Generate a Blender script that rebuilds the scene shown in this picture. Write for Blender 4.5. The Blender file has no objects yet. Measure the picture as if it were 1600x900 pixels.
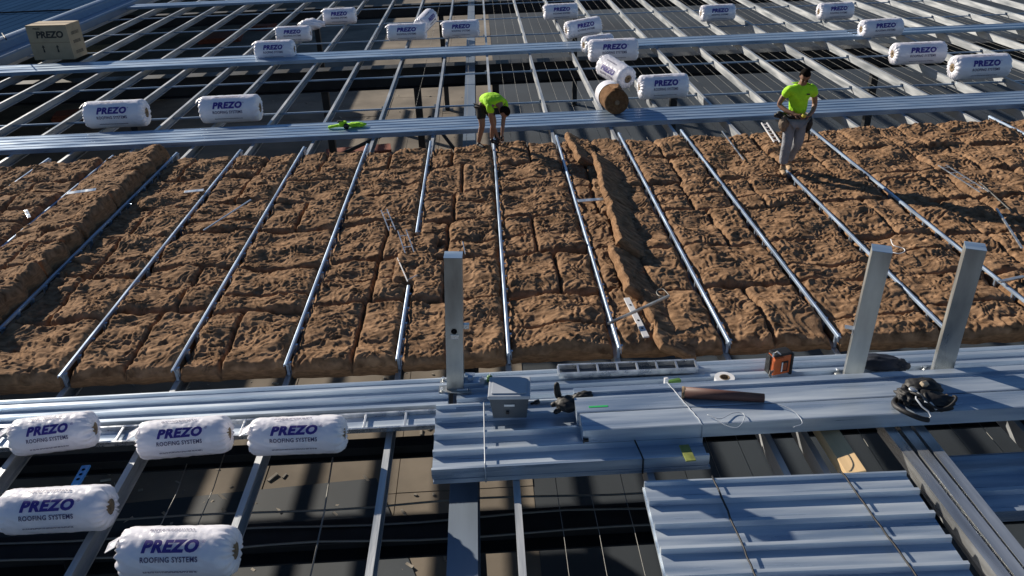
import bpy, bmesh, math, random
import numpy as np
from mathutils import Vector, Matrix, Euler, Quaternion
R = math.radians
random.seed(7)
scene = bpy.context.scene
COL = scene.collection

# ------------------------------------------------------------------ camera
F, PITCH, YAW, ROLL = 1273.6, 0.486, 0.024, -0.038
CAM = Vector((5.882, 0.0, 4.743))
fwd = Vector((math.sin(YAW) * math.cos(PITCH), math.cos(YAW) * math.cos(PITCH), -math.sin(PITCH)))
rt0 = Vector((math.cos(YAW), -math.sin(YAW), 0))
up0 = rt0.cross(fwd)
RT = rt0 * math.cos(ROLL) + up0 * math.sin(ROLL)
UP = -rt0 * math.sin(ROLL) + up0 * math.cos(ROLL)
cd = bpy.data.cameras.new('camera')
cd.sensor_width = 36
cd.lens = F * 36 / 1600
cd.clip_start = 0.05
cd.clip_end = 2000
cam = bpy.data.objects.new('camera', cd)
COL.objects.link(cam)
m = Matrix((RT, UP, -fwd)).transposed().to_4x4()
m.translation = CAM
cam.matrix_world = m
scene.camera = cam


def at(px, py, z=0.0):
    """point of the photograph (1600x900 px) on the level z"""
    d = RT * ((px - 800) / F) + UP * ((450 - py) / F) + fwd
    t = (z - CAM.z) / d.z
    return CAM + d * t


# ------------------------------------------------------------------ light
SUN_EL, SUN_AZ = 22.0, 136.0          # azimuth: direction towards the sun, degrees from +X
world = bpy.data.worlds.new('World')
scene.world = world
world.use_nodes = True
wn = world.node_tree.nodes
sky = wn.new('ShaderNodeTexSky')
sky.sky_type = 'NISHITA'
sky.sun_disc = False
sky.sun_elevation = R(SUN_EL)
sky.sun_rotation = R(90 - SUN_AZ)
sky.air_density = 1.0
sky.dust_density = 0.1
sky.ozone_density = 5.0
world.node_tree.links.new(sky.outputs[0], wn['Background'].inputs[0])
wn['Background'].inputs[1].default_value = 0.05
sd = bpy.data.lights.new('sun', 'SUN')
sd.energy = 5.0
sd.angle = R(0.5)
sd.color = (1.0, 0.90, 0.76)
so = bpy.data.objects.new('sun', sd)
COL.objects.link(so)
sdir = Vector((math.cos(R(SUN_AZ)) * math.cos(R(SUN_EL)), math.sin(R(SUN_AZ)) * math.cos(R(SUN_EL)), math.sin(R(SUN_EL))))
so.rotation_euler = sdir.to_track_quat('Z', 'Y').to_euler()
scene.view_settings.view_transform = 'Standard'
scene.view_settings.look = 'None'
scene.view_settings.exposure = 0.42
scene.view_settings.gamma = 1.0
scene.view_settings.use_curve_mapping = False


# ------------------------------------------------------------------ materials
def mat(name, col, rough=0.6, metal=0.0, var=0.15, vscale=6.0, bump=0.0, bscale=40.0, stretch=(1, 1, 1),
        rvar=0.0, coat=0.0, detail=5.0, col2=None, spec=0.5, dist=0.01):
    mt = bpy.data.materials.new(name)
    mt.use_nodes = True
    nt = mt.node_tree
    N, L = nt.nodes, nt.links
    b = N['Principled BSDF']
    b.inputs['Roughness'].default_value = rough
    b.inputs['Metallic'].default_value = metal
    b.inputs['Specular IOR Level'].default_value = spec
    b.inputs['Coat Weight'].default_value = coat
    tc = N.new('ShaderNodeTexCoord')
    geo = N.new('ShaderNodeObjectInfo')
    mp = N.new('ShaderNodeMapping')
    mp.inputs['Scale'].default_value = stretch
    add = N.new('ShaderNodeVectorMath')
    add.operation = 'ADD'
    L.new(tc.outputs['Object'], add.inputs[0])
    mul = N.new('ShaderNodeMath')
    mul.operation = 'MULTIPLY'
    mul.inputs[1].default_value = 37.0
    L.new(geo.outputs['Random'], mul.inputs[0])
    L.new(mul.outputs[0], add.inputs[1])
    L.new(add.outputs[0], mp.inputs[0])
    nz = N.new('ShaderNodeTexNoise')
    nz.inputs['Scale'].default_value = vscale
    nz.inputs['Detail'].default_value = detail
    L.new(mp.outputs[0], nz.inputs['Vector'])
    cr = N.new('ShaderNodeValToRGB')
    c = Vector(col)
    a = c * (1 - var)
    z = c * (1 + var) if col2 is None else Vector(col2)
    cr.color_ramp.elements[0].position = 0.3
    cr.color_ramp.elements[1].position = 0.7
    cr.color_ramp.elements[0].color = (*a, 1)
    cr.color_ramp.elements[1].color = (*[min(1, v) for v in z], 1)
    L.new(nz.outputs[0], cr.inputs[0])
    L.new(cr.outputs[0], b.inputs['Base Color'])
    if rvar:
        mr = N.new('ShaderNodeMapRange')
        mr.inputs[1].default_value = 0.3
        mr.inputs[2].default_value = 0.7
        mr.inputs[3].default_value = max(0.05, rough - rvar)
        mr.inputs[4].default_value = min(1, rough + rvar)
        L.new(nz.outputs[0], mr.inputs[0])
        L.new(mr.outputs[0], b.inputs['Roughness'])
    if bump:
        n2 = N.new('ShaderNodeTexNoise')
        n2.inputs['Scale'].default_value = bscale
        n2.inputs['Detail'].default_value = 6
        L.new(mp.outputs[0], n2.inputs['Vector'])
        bp = N.new('ShaderNodeBump')
        bp.inputs['Strength'].default_value = bump
        bp.inputs['Distance'].default_value = dist
        L.new(n2.outputs[0], bp.inputs['Height'])
        L.new(bp.outputs[0], b.inputs['Normal'])
    return mt


M = {}
M['galv_y'] = mat('galvanised_purlin', (0.40, 0.44, 0.48), 0.46, 0.5, 0.2, 9, 0.15, 60, (1, 0.1, 1), rvar=0.14, col2=(0.56, 0.58, 0.60))
M['galv_x'] = mat('galvanised_sheet', (0.22, 0.34, 0.52), 0.38, 0.5, 0.16, 9, 0.12, 40, (0.1, 1, 1), rvar=0.14, col2=(0.40, 0.51, 0.64))
M['galv_pack'] = mat('galvanised_pack', (0.31, 0.42, 0.58), 0.36, 0.45, 0.2, 8, 0.2, 30, (0.08, 1, 1), rvar=0.16, col2=(0.66, 0.73, 0.80))
M['galv_post'] = mat('galvanised_post', (0.33, 0.35, 0.36), 0.36, 0.7, 0.3, 4, 0.15, 30, (1, 1, 0.3), rvar=0.15, col2=(0.56, 0.57, 0.55))
M['galv_shiny'] = mat('bright_galvanised', (0.50, 0.53, 0.56), 0.3, 0.8, 0.15, 9, 0.2, 30, (1, 0.12, 1), rvar=0.12, col2=(0.80, 0.82, 0.83))
M['rail'] = mat('galvanised_rail', (0.42, 0.52, 0.66), 0.36, 0.7, 0.12, 20, 0.1, 40, (1, 0.1, 1), rvar=0.08)
M['black_steel'] = mat('dark_painted_steel', (0.012, 0.014, 0.018), 0.55, 0.0, 0.4, 3)
M['grey_steel'] = mat('grey_blue_painted_steel', (0.20, 0.25, 0.32), 0.5, 0.3, 0.15, 3, 0.05, 20, (1, .2, 1))
M['wire'] = mat('bare_wire', (0.2, 0.2, 0.19), 0.5, 0.3, 0.1, 5)
M['batt'] = mat('brown_glass_wool', (0.165, 0.094, 0.052), 0.97, 0, 0.25, 7, 0.55, 75, (1, 1.8, 1), detail=9, col2=(0.385, 0.238, 0.140), spec=0.1, dist=0.012)
M['batt_cut'] = mat('cut_glass_wool', (0.25, 0.145, 0.080), 0.97, 0, 0.25, 12, 0.6, 60, (1, 1, 4), detail=8, spec=0.1, dist=0.012, col2=(0.36, 0.21, 0.115))
M['film'] = mat('white_plastic_film', (0.86, 0.85, 0.92), 0.32, 0, 0.03, 4, 0.5, 9, coat=0.3, dist=0.02)
_b = M['film'].node_tree.nodes['Principled BSDF']
_b.inputs['Subsurface Weight'].default_value = 0.35
_b.inputs['Subsurface Scale'].default_value = 0.12
_b.inputs['Subsurface Radius'].default_value = (1, 1, 1)
M['tube_wool'] = mat('dense_brown_wool', (0.17, 0.095, 0.05), 0.95, 0, 0.3, 20, 0.5, 60, spec=0.1)
M['core'] = mat('cardboard_core', (0.22, 0.16, 0.10), 0.9, 0, 0.25, 30, 0.3, 60)
M['ink'] = mat('purple_ink', (0.055, 0.035, 0.27), 0.45, 0, 0.05, 4)
M['ink2'] = mat('dark_ink', (0.06, 0.05, 0.14), 0.5, 0, 0.05, 4)
M['carton'] = mat('cardboard', (0.42, 0.33, 0.22), 0.85, 0, 0.08, 5, 0.1, 30)
M['tape'] = mat('brown_tape', (0.30, 0.22, 0.13), 0.4, 0, 0.08, 5)
M['carton_ink'] = mat('black_print', (0.04, 0.035, 0.03), 0.7, 0, 0.1, 4)
M['hivis'] = mat('hi_vis_fabric', (0.42, 0.86, 0.02), 0.8, 0, 0.10, 8, 0.8, 11, dist=0.04)
M['shorts'] = mat('black_fabric', (0.012, 0.012, 0.014), 0.85, 0, 0.2, 10, 0.3, 30)
M['trousers'] = mat('grey_work_fabric', (0.24, 0.25, 0.28), 0.85, 0, 0.15, 8, 0.8, 12, dist=0.04)
M['skin'] = mat('tanned_skin', (0.25, 0.135, 0.09), 0.5, 0, 0.08, 8)
M['hair'] = mat('black_hair', (0.010, 0.008, 0.007), 0.95, 0, 0.3, 60, 0.4, 80, spec=0.05)
M['boot'] = mat('tan_boot_leather', (0.42, 0.28, 0.16), 0.75, 0, 0.2, 20, 0.2, 40)
M['leather'] = mat('worn_pouch_leather', (0.20, 0.15, 0.11), 0.8, 0, 0.3, 14, 0.4, 30)
M['black'] = mat('black_nylon', (0.010, 0.010, 0.012), 0.6, 0, 0.3, 12, 0.4, 25)
M['black_gloss'] = mat('black_plastic', (0.015, 0.015, 0.017), 0.25, 0, 0.2, 12)
M['white_pl'] = mat('white_plastic', (0.75, 0.75, 0.76), 0.45, 0, 0.08, 10)
M['lid'] = mat('pale_grey_plastic', (0.42, 0.46, 0.52), 0.4, 0, 0.08, 6)
M['grey_pl'] = mat('slate_grey_plastic', (0.065, 0.08, 0.10), 0.45, 0, 0.1, 6)
M['orange'] = mat('orange_plastic', (0.55, 0.12, 0.03), 0.5, 0, 0.15, 12, 0.1, 30)
M['tube'] = mat('brown_cardboard_tube', (0.11, 0.05, 0.04), 0.6, 0, 0.2, 8, 0.1, 40, (0.3, 1, 1))
M['green'] = mat('green_tape', (0.02, 0.42, 0.12), 0.6, 0, 0.05, 6)
M['yellow'] = mat('yellow_label', (0.22, 0.25, 0.06), 0.6, 0, 0.3, 16)
M['timber'] = mat('pine_timber', (0.62, 0.44, 0.24), 0.75, 0, 0.2, 6, 0.15, 40, (1, .15, 1))
M['floor'] = mat('bare_concrete', (0.15, 0.125, 0.098), 0.9, 0, 0.35, 0.5, 0.2, 8, detail=8, col2=(0.25, 0.21, 0.165))
M['floor_shade'] = mat('painted_floor_shade', (0.028, 0.038, 0.050), 0.7, 0, 0.4, 0.25, 0.2, 3, detail=8)  # shade on the floor below, put into the base colour
M['roof_blue'] = mat('blue_grey_roof_sheet', (0.022, 0.055, 0.12), 1.0, 0.0, 0.12, 2, 0.05, 10, (1, .2, 1), spec=0.0)
M['capping'] = mat('blue_grey_capping', (0.12, 0.19, 0.30), 0.42, 0.3, 0.08, 3, 0.05, 10)
M['brick'] = mat('red_tiles', (0.22, 0.06, 0.035), 0.85, 0, 0.35, 14, 0.3, 20)
M['blue'] = mat('blue_plastic', (0.05, 0.25, 0.6), 0.4, 0, 0.1, 6)


# ------------------------------------------------------------------ helpers
def tag(o, label=None, cat=None, group=None, kind=None):
    if label: o['label'] = label
    if cat: o['category'] = cat
    if group: o['group'] = group
    if kind: o['kind'] = kind
    return o


def empty(name, loc=(0, 0, 0), rz=0.0, rot=None):
    o = bpy.data.objects.new(name, None)
    o.empty_display_size = 0.1
    COL.objects.link(o)
    o.location = loc
    o.rotation_euler = rot if rot else (0, 0, rz)
    return o


class MB:
    def __init__(self):
        self.v, self.f, self.s, self.mi = [], [], [], []

    def add(self, vs, fs, smooth=False, mi=0):
        n = len(self.v)
        self.v += [tuple(p) for p in vs]
        for f in fs:
            self.f.append([i + n for i in f])
            self.s.append(smooth)
            self.mi.append(mi)

    def box(self, c, s, rot=None, bev=0.0, mi=0):
        if bev:
            bm = bmesh.new()
            bmesh.ops.create_cube(bm, size=1)
            for v in bm.verts: v.co = Vector((v.co.x * s[0], v.co.y * s[1], v.co.z * s[2]))
            bmesh.ops.bevel(bm, geom=bm.edges[:], offset=bev, segments=2, affect='EDGES', profile=0.6)
            bm.verts.index_update()
            vs = [v.co.copy() for v in bm.verts]
            fs = [[v.index for v in f.verts] for f in bm.faces]
            bm.free()
        else:
            vs = [Vector((x * s[0] / 2, y * s[1] / 2, z * s[2] / 2)) for x in (-1, 1) for y in (-1, 1) for z in (-1, 1)]
            fs = [(0, 1, 3, 2), (4, 6, 7, 5), (0, 4, 5, 1), (2, 3, 7, 6), (0, 2, 6, 4), (1, 5, 7, 3)]
        if rot is not None:
            q = Euler(rot).to_matrix()
            vs = [q @ v for v in vs]
        c = Vector(c)
        self.add([v + c for v in vs], fs, False, mi)
        return self

    def prism(self, prof, a, b, axis='Y', mi=0, smooth=False):
        """closed profile extruded from a to b. axis Y: prof=(x,z); axis X: prof=(y,z)"""
        n = len(prof)
        vs = []
        for t in (a, b):
            for p in prof:
                vs.append((p[0], t, p[1]) if axis == 'Y' else ((t, p[0], p[1]) if axis == 'X' else (p[0], p[1], t)))
        fs = [[i, (i + 1) % n, (i + 1) % n + n, i + n] for i in range(n)]
        fs += [list(range(n))[::-1], [i + n for i in range(n)]]
        self.add(vs, fs, smooth, mi)
        return self

    def tube(self, pts, r, seg=6, mi=0, closed=False, rr=None):
        pts = [Vector(p) for p in pts]
        vs, fs = [], []
        n = len(pts)
        ref = None
        for i, p in enumerate(pts):
            d = (pts[min(i + 1, n - 1)] - pts[max(i - 1, 0)]).normalized()
            if ref is None:
                ref = Vector((0, 0, 1)) if abs(d.z) < 0.9 else Vector((1, 0, 0))
            u = d.cross(ref).normalized()
            w = u.cross(d).normalized()
            ref = w
            k = rr[i] if rr else r
            for j in range(seg):
                a = 2 * math.pi * j / seg
                vs.append(p + (u * math.cos(a) + w * math.sin(a)) * k)
        for i in range(n - 1):
            for j in range(seg):
                fs.append([i * seg + j, i * seg + (j + 1) % seg, (i + 1) * seg + (j + 1) % seg, (i + 1) * seg + j])
        fs.append(list(range(seg))[::-1])
        fs.append([(n - 1) * seg + j for j in range(seg)])
        self.add(vs, fs, True, mi)
        return self

    def lathe(self, prof, seg=32, axis='X', c=(0, 0, 0), mi=0, smooth=True, caps=True):
        """prof: list of (pos along axis, radius)"""
        vs, fs = [], []
        for (t, r) in prof:
            for j in range(seg):
                a = 2 * math.pi * j / seg
                p = (t, r * math.cos(a), r * math.sin(a)) if axis == 'X' else ((r * math.cos(a), r * math.sin(a), t) if axis == 'Z' else (r * math.cos(a), t, r * math.sin(a)))
                vs.append((p[0] + c[0], p[1] + c[1], p[2] + c[2]))
        n = len(prof)
        for i in range(n - 1):
            for j in range(seg):
                fs.append([i * seg + j, i * seg + (j + 1) % seg, (i + 1) * seg + (j + 1) % seg, (i + 1) * seg + j])
        if caps:
            fs.append(list(range(seg)))
            fs.append([(n - 1) * seg + j for j in range(seg)][::-1])
        self.add(vs, fs, smooth, mi)
        return self

    def build(self, name, material, parent=None, loc=None, rot=None, fix=True):
        me = bpy.data.meshes.new(name)
        me.from_pydata(self.v, [], self.f)
        ms = material if isinstance(material, (list, tuple)) else [material]
        for q in ms: me.materials.append(q)
        me.polygons.foreach_set('use_smooth', self.s)
        me.polygons.foreach_set('material_index', self.mi)
        if fix:
            bm = bmesh.new()
            bm.from_mesh(me)
            bmesh.ops.recalc_face_normals(bm, faces=bm.faces[:])
            bm.to_mesh(me)
            bm.free()
        me.update()
        o = bpy.data.objects.new(name, me)
        COL.objects.link(o)
        if parent: o.parent = parent
        if loc: o.location = loc
        if rot: o.rotation_euler = rot
        return o


def mesh_obj(name, me, parent=None, loc=None, rot=None):
    o = bpy.data.objects.new(name, me)
    COL.objects.link(o)
    if parent: o.parent = parent
    if loc is not None: o.location = loc
    if rot is not None: o.rotation_euler = rot
    return o


def copy_tree(o, parent=None):
    c = o.copy()
    COL.objects.link(c)
    c.parent = parent
    for ch in list(o.children):
        copy_tree(ch, c)
    return c


ORD = ['zeroth', 'first', 'second', 'third', 'fourth', 'fifth', 'sixth', 'seventh', 'eighth', 'ninth', 'tenth', 'eleventh',
       'twelfth', 'thirteenth', 'fourteenth', 'fifteenth', 'sixteenth', 'seventeenth', 'eighteenth', 'nineteenth', 'twentieth',
       'twenty-first', 'twenty-second']

# numpy gradient noise
_rs = np.random.RandomState(3)
PERM = _rs.permutation(512)
GA = _rs.rand(512) * 2 * np.pi


def noise(x, y, seed=0):
    xi = np.floor(x).astype(int)
    yi = np.floor(y).astype(int)
    fx, fy = x - xi, y - yi
    u = fx * fx * fx * (fx * (fx * 6 - 15) + 10)
    v = fy * fy * fy * (fy * (fy * 6 - 15) + 10)

    def g(ix, iy, dx, dy):
        h = GA[PERM[(PERM[(ix + seed * 17) % 512] + iy) % 512]]
        return np.cos(h) * dx + np.sin(h) * dy
    a = g(xi, yi, fx, fy)
    b = g(xi + 1, yi, fx - 1, fy)
    c = g(xi, yi + 1, fx, fy - 1)
    d = g(xi + 1, yi + 1, fx - 1, fy - 1)
    return (a * (1 - u) + b * u) * (1 - v) + (c * (1 - u) + d * u) * v * 1.0


S = 1.2                     # purlin spacing
ZP = -0.17                  # top of the purlins
ZF = -5.0                   # floor of the building below
YI0, YI1 = 7.52, 14.85      # insulated strip

# ------------------------------------------------------------------ ground
g = MB()
g.add([(-400, -300, ZF - .05), (500, -300, ZF - .05), (500, 900, ZF - .05), (-400, 900, ZF - .05)], [(0, 1, 2, 3)])
tag(g.build('ground', mat('site_earth', (0.16, 0.14, 0.12), 0.95, 0, 0.3, 0.1)), kind='structure')
g = MB()
XD = 5.9
# cast floor slabs with open joints
xs = np.arange(-32, XD - 0.1, 2.4)
for i, x in enumerate(xs):
    for y in np.arange(2, 80, 3.0):
        dz = random.uniform(-.008, .008)
        g.box((x + 1.19, y + 1.49, ZF - .03 + dz), (2.385, 2.985, .06))
tag(g.build('floor', M['floor']), kind='structure')
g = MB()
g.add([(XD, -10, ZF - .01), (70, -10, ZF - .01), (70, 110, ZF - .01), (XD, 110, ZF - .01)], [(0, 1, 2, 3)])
tag(g.build('floor_shade_sheet', M['floor_shade']), kind='structure')  # right half of the floor: its shade is painted as a dark colour
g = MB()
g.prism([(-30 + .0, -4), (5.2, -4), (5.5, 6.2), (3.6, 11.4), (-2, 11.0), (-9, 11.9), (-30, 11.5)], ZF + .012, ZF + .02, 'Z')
tag(g.build('floor_shade_sheet', M['floor_shade']), kind='structure')  # added dark sheet standing in for shade on the near left floor

# ------------------------------------------------------------------ purlins
def c_profile(w=0.075, h=0.175, t=0.004, lip=0.02):
    # web on the -x side, open towards +x ; top at z=0
    return [(0, 0), (w, 0), (w, -lip), (w - t, -lip), (w - t, -t), (t, -t), (t, -h + t), (w - t, -h + t), (w - t, -h + lip), (w, -h + lip), (w, -h), (0, -h)]


Y0P, Y1P = 1.5, 44.0
mb = MB().prism(c_profile(0.06), Y0P, Y1P, 'Y')
purlin_me = None
cleat = MB()
cleat.box((-.03, 0, -.07), (.055, .006, .09))
cleat.box((-.004, .02, -.07), (.006, .05, .09))
cleat_me = cleat.build('cleat', M['galv_y'])
BRIDGE_Y = [18.5, 21.6, 26.6, 29.7, 33.0]
first = None
for i in range(-7, 26):
    x = i * S - 0.04
    if i == -7 or True:
        o = empty('roof_purlin', (x, Y0P, ZP))
        if first is None:
            b = MB().prism(c_profile(0.06), 0, Y1P - Y0P, 'Y').build('section', M['galv_y'], o)
            first = b.data
            cme = cleat_me.data
            bpy.data.objects.remove(cleat_me)
        else:
            mesh_obj('section', first, o)
        if i >= 3:
            for yb in BRIDGE_Y[:4]:
                mesh_obj('cleat', cme, o, (0, yb - Y0P + .03, 0))
    if i == 5:
        lab = 'galvanised steel purlin running away under the bent worker'
    elif i < 5:
        lab = 'galvanised steel purlin, %s to the left of the one under the bent worker' % ORD[5 - i]
    else:
        lab = 'galvanised steel purlin, %s to the right of the one under the bent worker' % ORD[i - 5]
    tag(o, lab, 'purlin', 'roof purlins running away from the camera')
# extra trimmer purlins at the near left and right
for (x, y0, y1, lab) in ((0.60 + 0.02, 2.5, 6.6, 'extra short purlin between the regular ones below the leftmost white rolls'),
                         (8.72, 4.6, 6.3, 'dark short purlin lying beside the timber block')):
    o = empty('trimmer_purlin', (x, y0, ZP - .01))
    MB().prism(c_profile(0.06), 0, y1 - y0, 'Y').build('section', M['galv_y'], o)
    tag(o, lab, 'purlin', 'short trimmer purlins')

# bridging rods across the purlins
for k, yb in enumerate(BRIDGE_Y):
    o = MB()
    o.prism([(yb, ZP - .07), (yb + .035, ZP - .07), (yb + .035, ZP - .074), (yb + .004, ZP - .074), (yb + .004, ZP - .105), (yb, ZP - .105)], -7 * S, 25 * S, 'X')
    q = o.build('bridging_bar', M['galv_x'])
    where = ['just behind the near long strip of sheets', 'just in front of the farther strip of sheets', 'second row beyond the farther strip of sheets',
             'third row beyond the farther strip of sheets', 'farthest one near the top of the picture'][k]
    tag(q, 'thin steel bridging bar crossing the purlins, ' + where, 'bridging bar', 'bridging bars across the purlins')

# safety wires between the purlins
wme = {}
def wire_mesh(a, b):
    if (a, b) not in wme:
        w = MB()
        n = 14
        w.tube([(random.uniform(-.008, .008), a + (b - a) * t / n, -.02 * math.sin(math.pi * t / n) * 2 + random.uniform(-.006, .006)) for t in range(n + 1)], .0032, 4)
        o = w.build('safety_wire', M['wire'])
        wme[(a, b)] = o.data
        bpy.data.objects.remove(o)
    return wme[(a, b)]
for i in range(3, 19):
    for fr in (0.3, 0.55, 0.8):
        if i < 5 and fr != .55: continue
        o = mesh_obj('safety_wire', wire_mesh(14.6, 40), None, (i * S + fr * S, 0, ZP - .12))
        tag(o, 'thin steel safety wire strung beyond the insulation along the purlins', 'wire', 'safety wires beyond the insulation')
for i in range(5, 11):
    for fr in (0.3, 0.55, 0.8):
        o = mesh_obj('safety_wire', wire_mesh(2, 7.4), None, (i * S + fr * S, 0, ZP - .12))
        tag(o, 'thin steel safety wire strung along the purlins in the near dark gaps', 'wire', 'safety wires in the near gaps')
for (x0, y0, x1, y1, lab) in ((520, 715, 485, 900, 'bare rod hanging in the gap right of the biggest white rolls'),
                              (292, 725, 250, 822, 'left one of two wires running up behind the nearest white roll'),
                              (352, 705, 308, 822, 'right one of two wires running up behind the nearest white roll')):
    a, b = at(x0, y0, ZP - .15), at(x1, y1, ZP - .15)
    tag(MB().tube([a, (a + b) / 2 + Vector((.01, 0, -.02)), b], .008 if x0 == 520 else .005, 5).build('steel_rod', M['wire']), lab, 'rod')

# ------------------------------------------------------------------ rafters and columns
def i_beam_x(y, z, x0, x1, w, h, material, name, label, brace=None):
    p = MB()
    p.box(((x0 + x1) / 2, y, z - .01), (x1 - x0, w, .02))
    p.box(((x0 + x1) / 2, y, z - h / 2), (x1 - x0, .02, h - .042))
    p.box(((x0 + x1) / 2, y, z - h + .01), (x1 - x0, w, .02))
    o = empty(name, ((x0 + x1) / 2, y, z))
    q = p.build('section', material, o)
    q.location = (-(x0 + x1) / 2, -y, -z)
    return tag(o, label, 'steel beam')


b1 = i_beam_x(24.0, -.5, -9, 30, .5, .6, M['black_steel'], 'rafter_beam', 'black steel rafter beam beneath the farther strip of sheets')
b2 = i_beam_x(6.25, -1.25, -9, 30, .34, .26, M['black_steel'], 'rafter_beam', 'black steel beam crossing the dark gap at the front')
b3 = i_beam_x(7.2, -.9, -9, 30, .16, .18, M['black_steel'], 'rafter_beam', 'slim black beam just below the near sheet decks')
b4 = i_beam_x(35.5, -.5, -9, 30, .4, .5, M['black_steel'], 'rafter_beam', 'black steel rafter beam beneath the topmost strip of sheets')
for x in np.arange(-7.5, 28, 3.0):
    MB().box((0, 0, 0), (.012, .2, .25)).build('web_stiffener', M['black_steel'], b2, (x - 10.5, -.12, -.15))
for k, (y, z) in enumerate(((6.05, -1.2), (6.3, -1.2), (6.55, -1.2))):
    c = MB().tube([(xx, y + .02 * math.sin(xx * 2.1 + k), z - .03 * abs(math.sin(xx * .8 + k))) for xx in np.arange(-3, 16, .5)], .012, 5)
    tag(c.build('support_cable', M['wire']), 'thin pale cable lying along the front black beam, %s of three' % ['nearest', 'middle', 'farthest'][k], 'cable', 'cables on the front black beam')
# long grey rafter running away
o = empty('valley_beam', (5.5, 4.0, -.45))
p = MB()
p.box((0, 18, -.01), (.26, 36, .02)); p.box((0, 18, -.25), (.012, 36, .455)); p.box((0, 18, -.49), (.26, 36, .02))
p.build('section', M['grey_steel'], o)
tag(o, 'wide blue grey steel beam running away under the purlins left of the bent worker', 'steel beam')
# near part in the open
col_me = None
k = 0
cols = [(590, 60), (612, 130), (776, 150), (968, 130), (300, 150), (660, 60), (960, 20)]
for (cx, cy, top) in ((1.2, 24.0, -1.12), (3.9, 24.0, -1.12), (6.2, 24.0, -1.12), (-4.5, 24.0, -1.12), (11.5, 24.0, -1.12), (17.5, 24, -1.12), (4.2, 35.5, -1.02), (-1.0, 35.5, -1.02), (9.8, 35.5, -1.02),
                      (1.7, 6.25, -1.57), (5.55, 6.25, -1.57), (12.0, 6.25, -1.57)):
    o = empty('steel_column', (cx, cy, ZF))
    h = top - ZF
    MB().box((0, 0, h / 2 + .01), (.2, .2, h - .03), bev=.01).build('shaft', M['black_steel'], o)
    MB().box((0, 0, .01), (.45, .45, .02)).build('base_plate', M['black_steel'], o)
    row = {24.0: 'farther strip of sheets', 35.5: 'topmost strip of sheets', 6.25: 'front black beam'}[cy]
    order = {24.0: [-4.5, 1.2, 3.9, 6.2, 11.5, 17.5], 35.5: [-1.0, 4.2, 9.8], 6.25: [1.7, 5.55, 12.0]}[cy]
    tag(o, 'dark steel column standing on the floor under the %s, %s from the left' % (row, ORD[order.index(cx) + 1]), 'column', 'columns under the beams')
for (a, b, lab) in (((-1.5, 22.6, -3.9), (3.6, 22.9, -1.9), 'long dark diagonal brace rising rightwards left of the bent worker'),
                    ((4.2, 23.6, -1.9), (6.0, 23.6, -4.6), 'short dark diagonal brace beside the grey beam')):
    tag(MB().tube([a, b], .055, 6).build('diagonal_brace', M['black_steel']), lab, 'brace')

# lower pipes or ties crossing beneath, mid height
for (y, z, lab) in ((21.5, -2.6, 'thin pale pipe crossing below the purlins in front of the black rafter'), (16.4, -1.5, 'thin pale pipe crossing below the near strip of sheets')):
    tag(MB().tube([(-8, y, z), (24, y + .2, z)], .035, 8).build('service_pipe', M['galv_x']), lab, 'pipe')

# things lying on the floor below
def floor_thing(px, py, sx, sy, sz, rz, m_, name, lab, cat, n=1):
    c = at(px, py, ZF)
    o = empty(name, (c.x, c.y, ZF), R(rz))
    for k in range(n):
        MB().box((random.uniform(-.05, .05), random.uniform(-.05, .05), sz * (k + .5) / n + .004), (sx, sy, sz / n - .004), rot=(0, 0, random.uniform(-.06, .06)), bev=.004).build('board' if n > 1 else 'panel', M[m_], o)
    tag(o, lab, cat)
floor_thing(345, 62, 2.6, 2.4, .3, 10, 'brick', 'tile_pallet', 'flat red tile pallet on the floor at the upper left', 'tile stack', 3)
floor_thing(405, 45, 2.0, 1.4, .3, -15, 'brick', 'tile_pallet', 'smaller red tile pallet behind the flat one', 'tile stack', 3)
floor_thing(145, 78, 2.2, 1.8, .12, 5, 'timber', 'plywood_stack', 'plywood stack on the floor beyond the cardboard box', 'plywood', 3)
floor_thing(245, 42, 1.2, .5, .1, 12, 'white_pl', 'foam_slab', 'pale foam panel on the floor at the upper left', 'panel', 1)
floor_thing(212, 28, 1.4, .6, .1, -22, 'white_pl', 'foam_slab', 'pale foam panel lying farthest back at the upper left', 'panel', 1)
floor_thing(255, 150, 1.3, 1.6, .5, 8, 'carton', 'carton_stack', 'brown carton stack on the floor between the two left white rolls', 'carton', 2)
floor_thing(120, 185, 1.8, 1.0, .3, 14, 'brick', 'tile_pallet', 'red tile pallet on the floor just behind the leftmost middle roll', 'tile stack', 3)
floor_thing(560, 245, 2.4, .8, .3, 6, 'brick', 'tile_pallet', 'red tile pallet on the floor near the green power tool', 'tile stack', 3)
rub = MB()
for _ in range(420):
    px_, py_ = random.choice([(random.uniform(0, 730), random.uniform(10, 215)), (random.uniform(100, 700), random.uniform(560, 900))])
    c = at(px_, py_, ZF)
    s_ = random.uniform(.015, .05)
    rub.box((c.x, c.y, ZF + s_ * .3), (s_ * random.uniform(1, 5), s_, s_ * .6), rot=(random.uniform(-.2, .2), random.uniform(-.2, .2), random.uniform(0, 3)))
tag(rub.build('rubble', mat('rubble', (0.3, 0.27, 0.23), 0.9, 0, .4, 3)), 'scattered offcuts and rubble over the concrete floor', 'rubble', kind='stuff')

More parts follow.
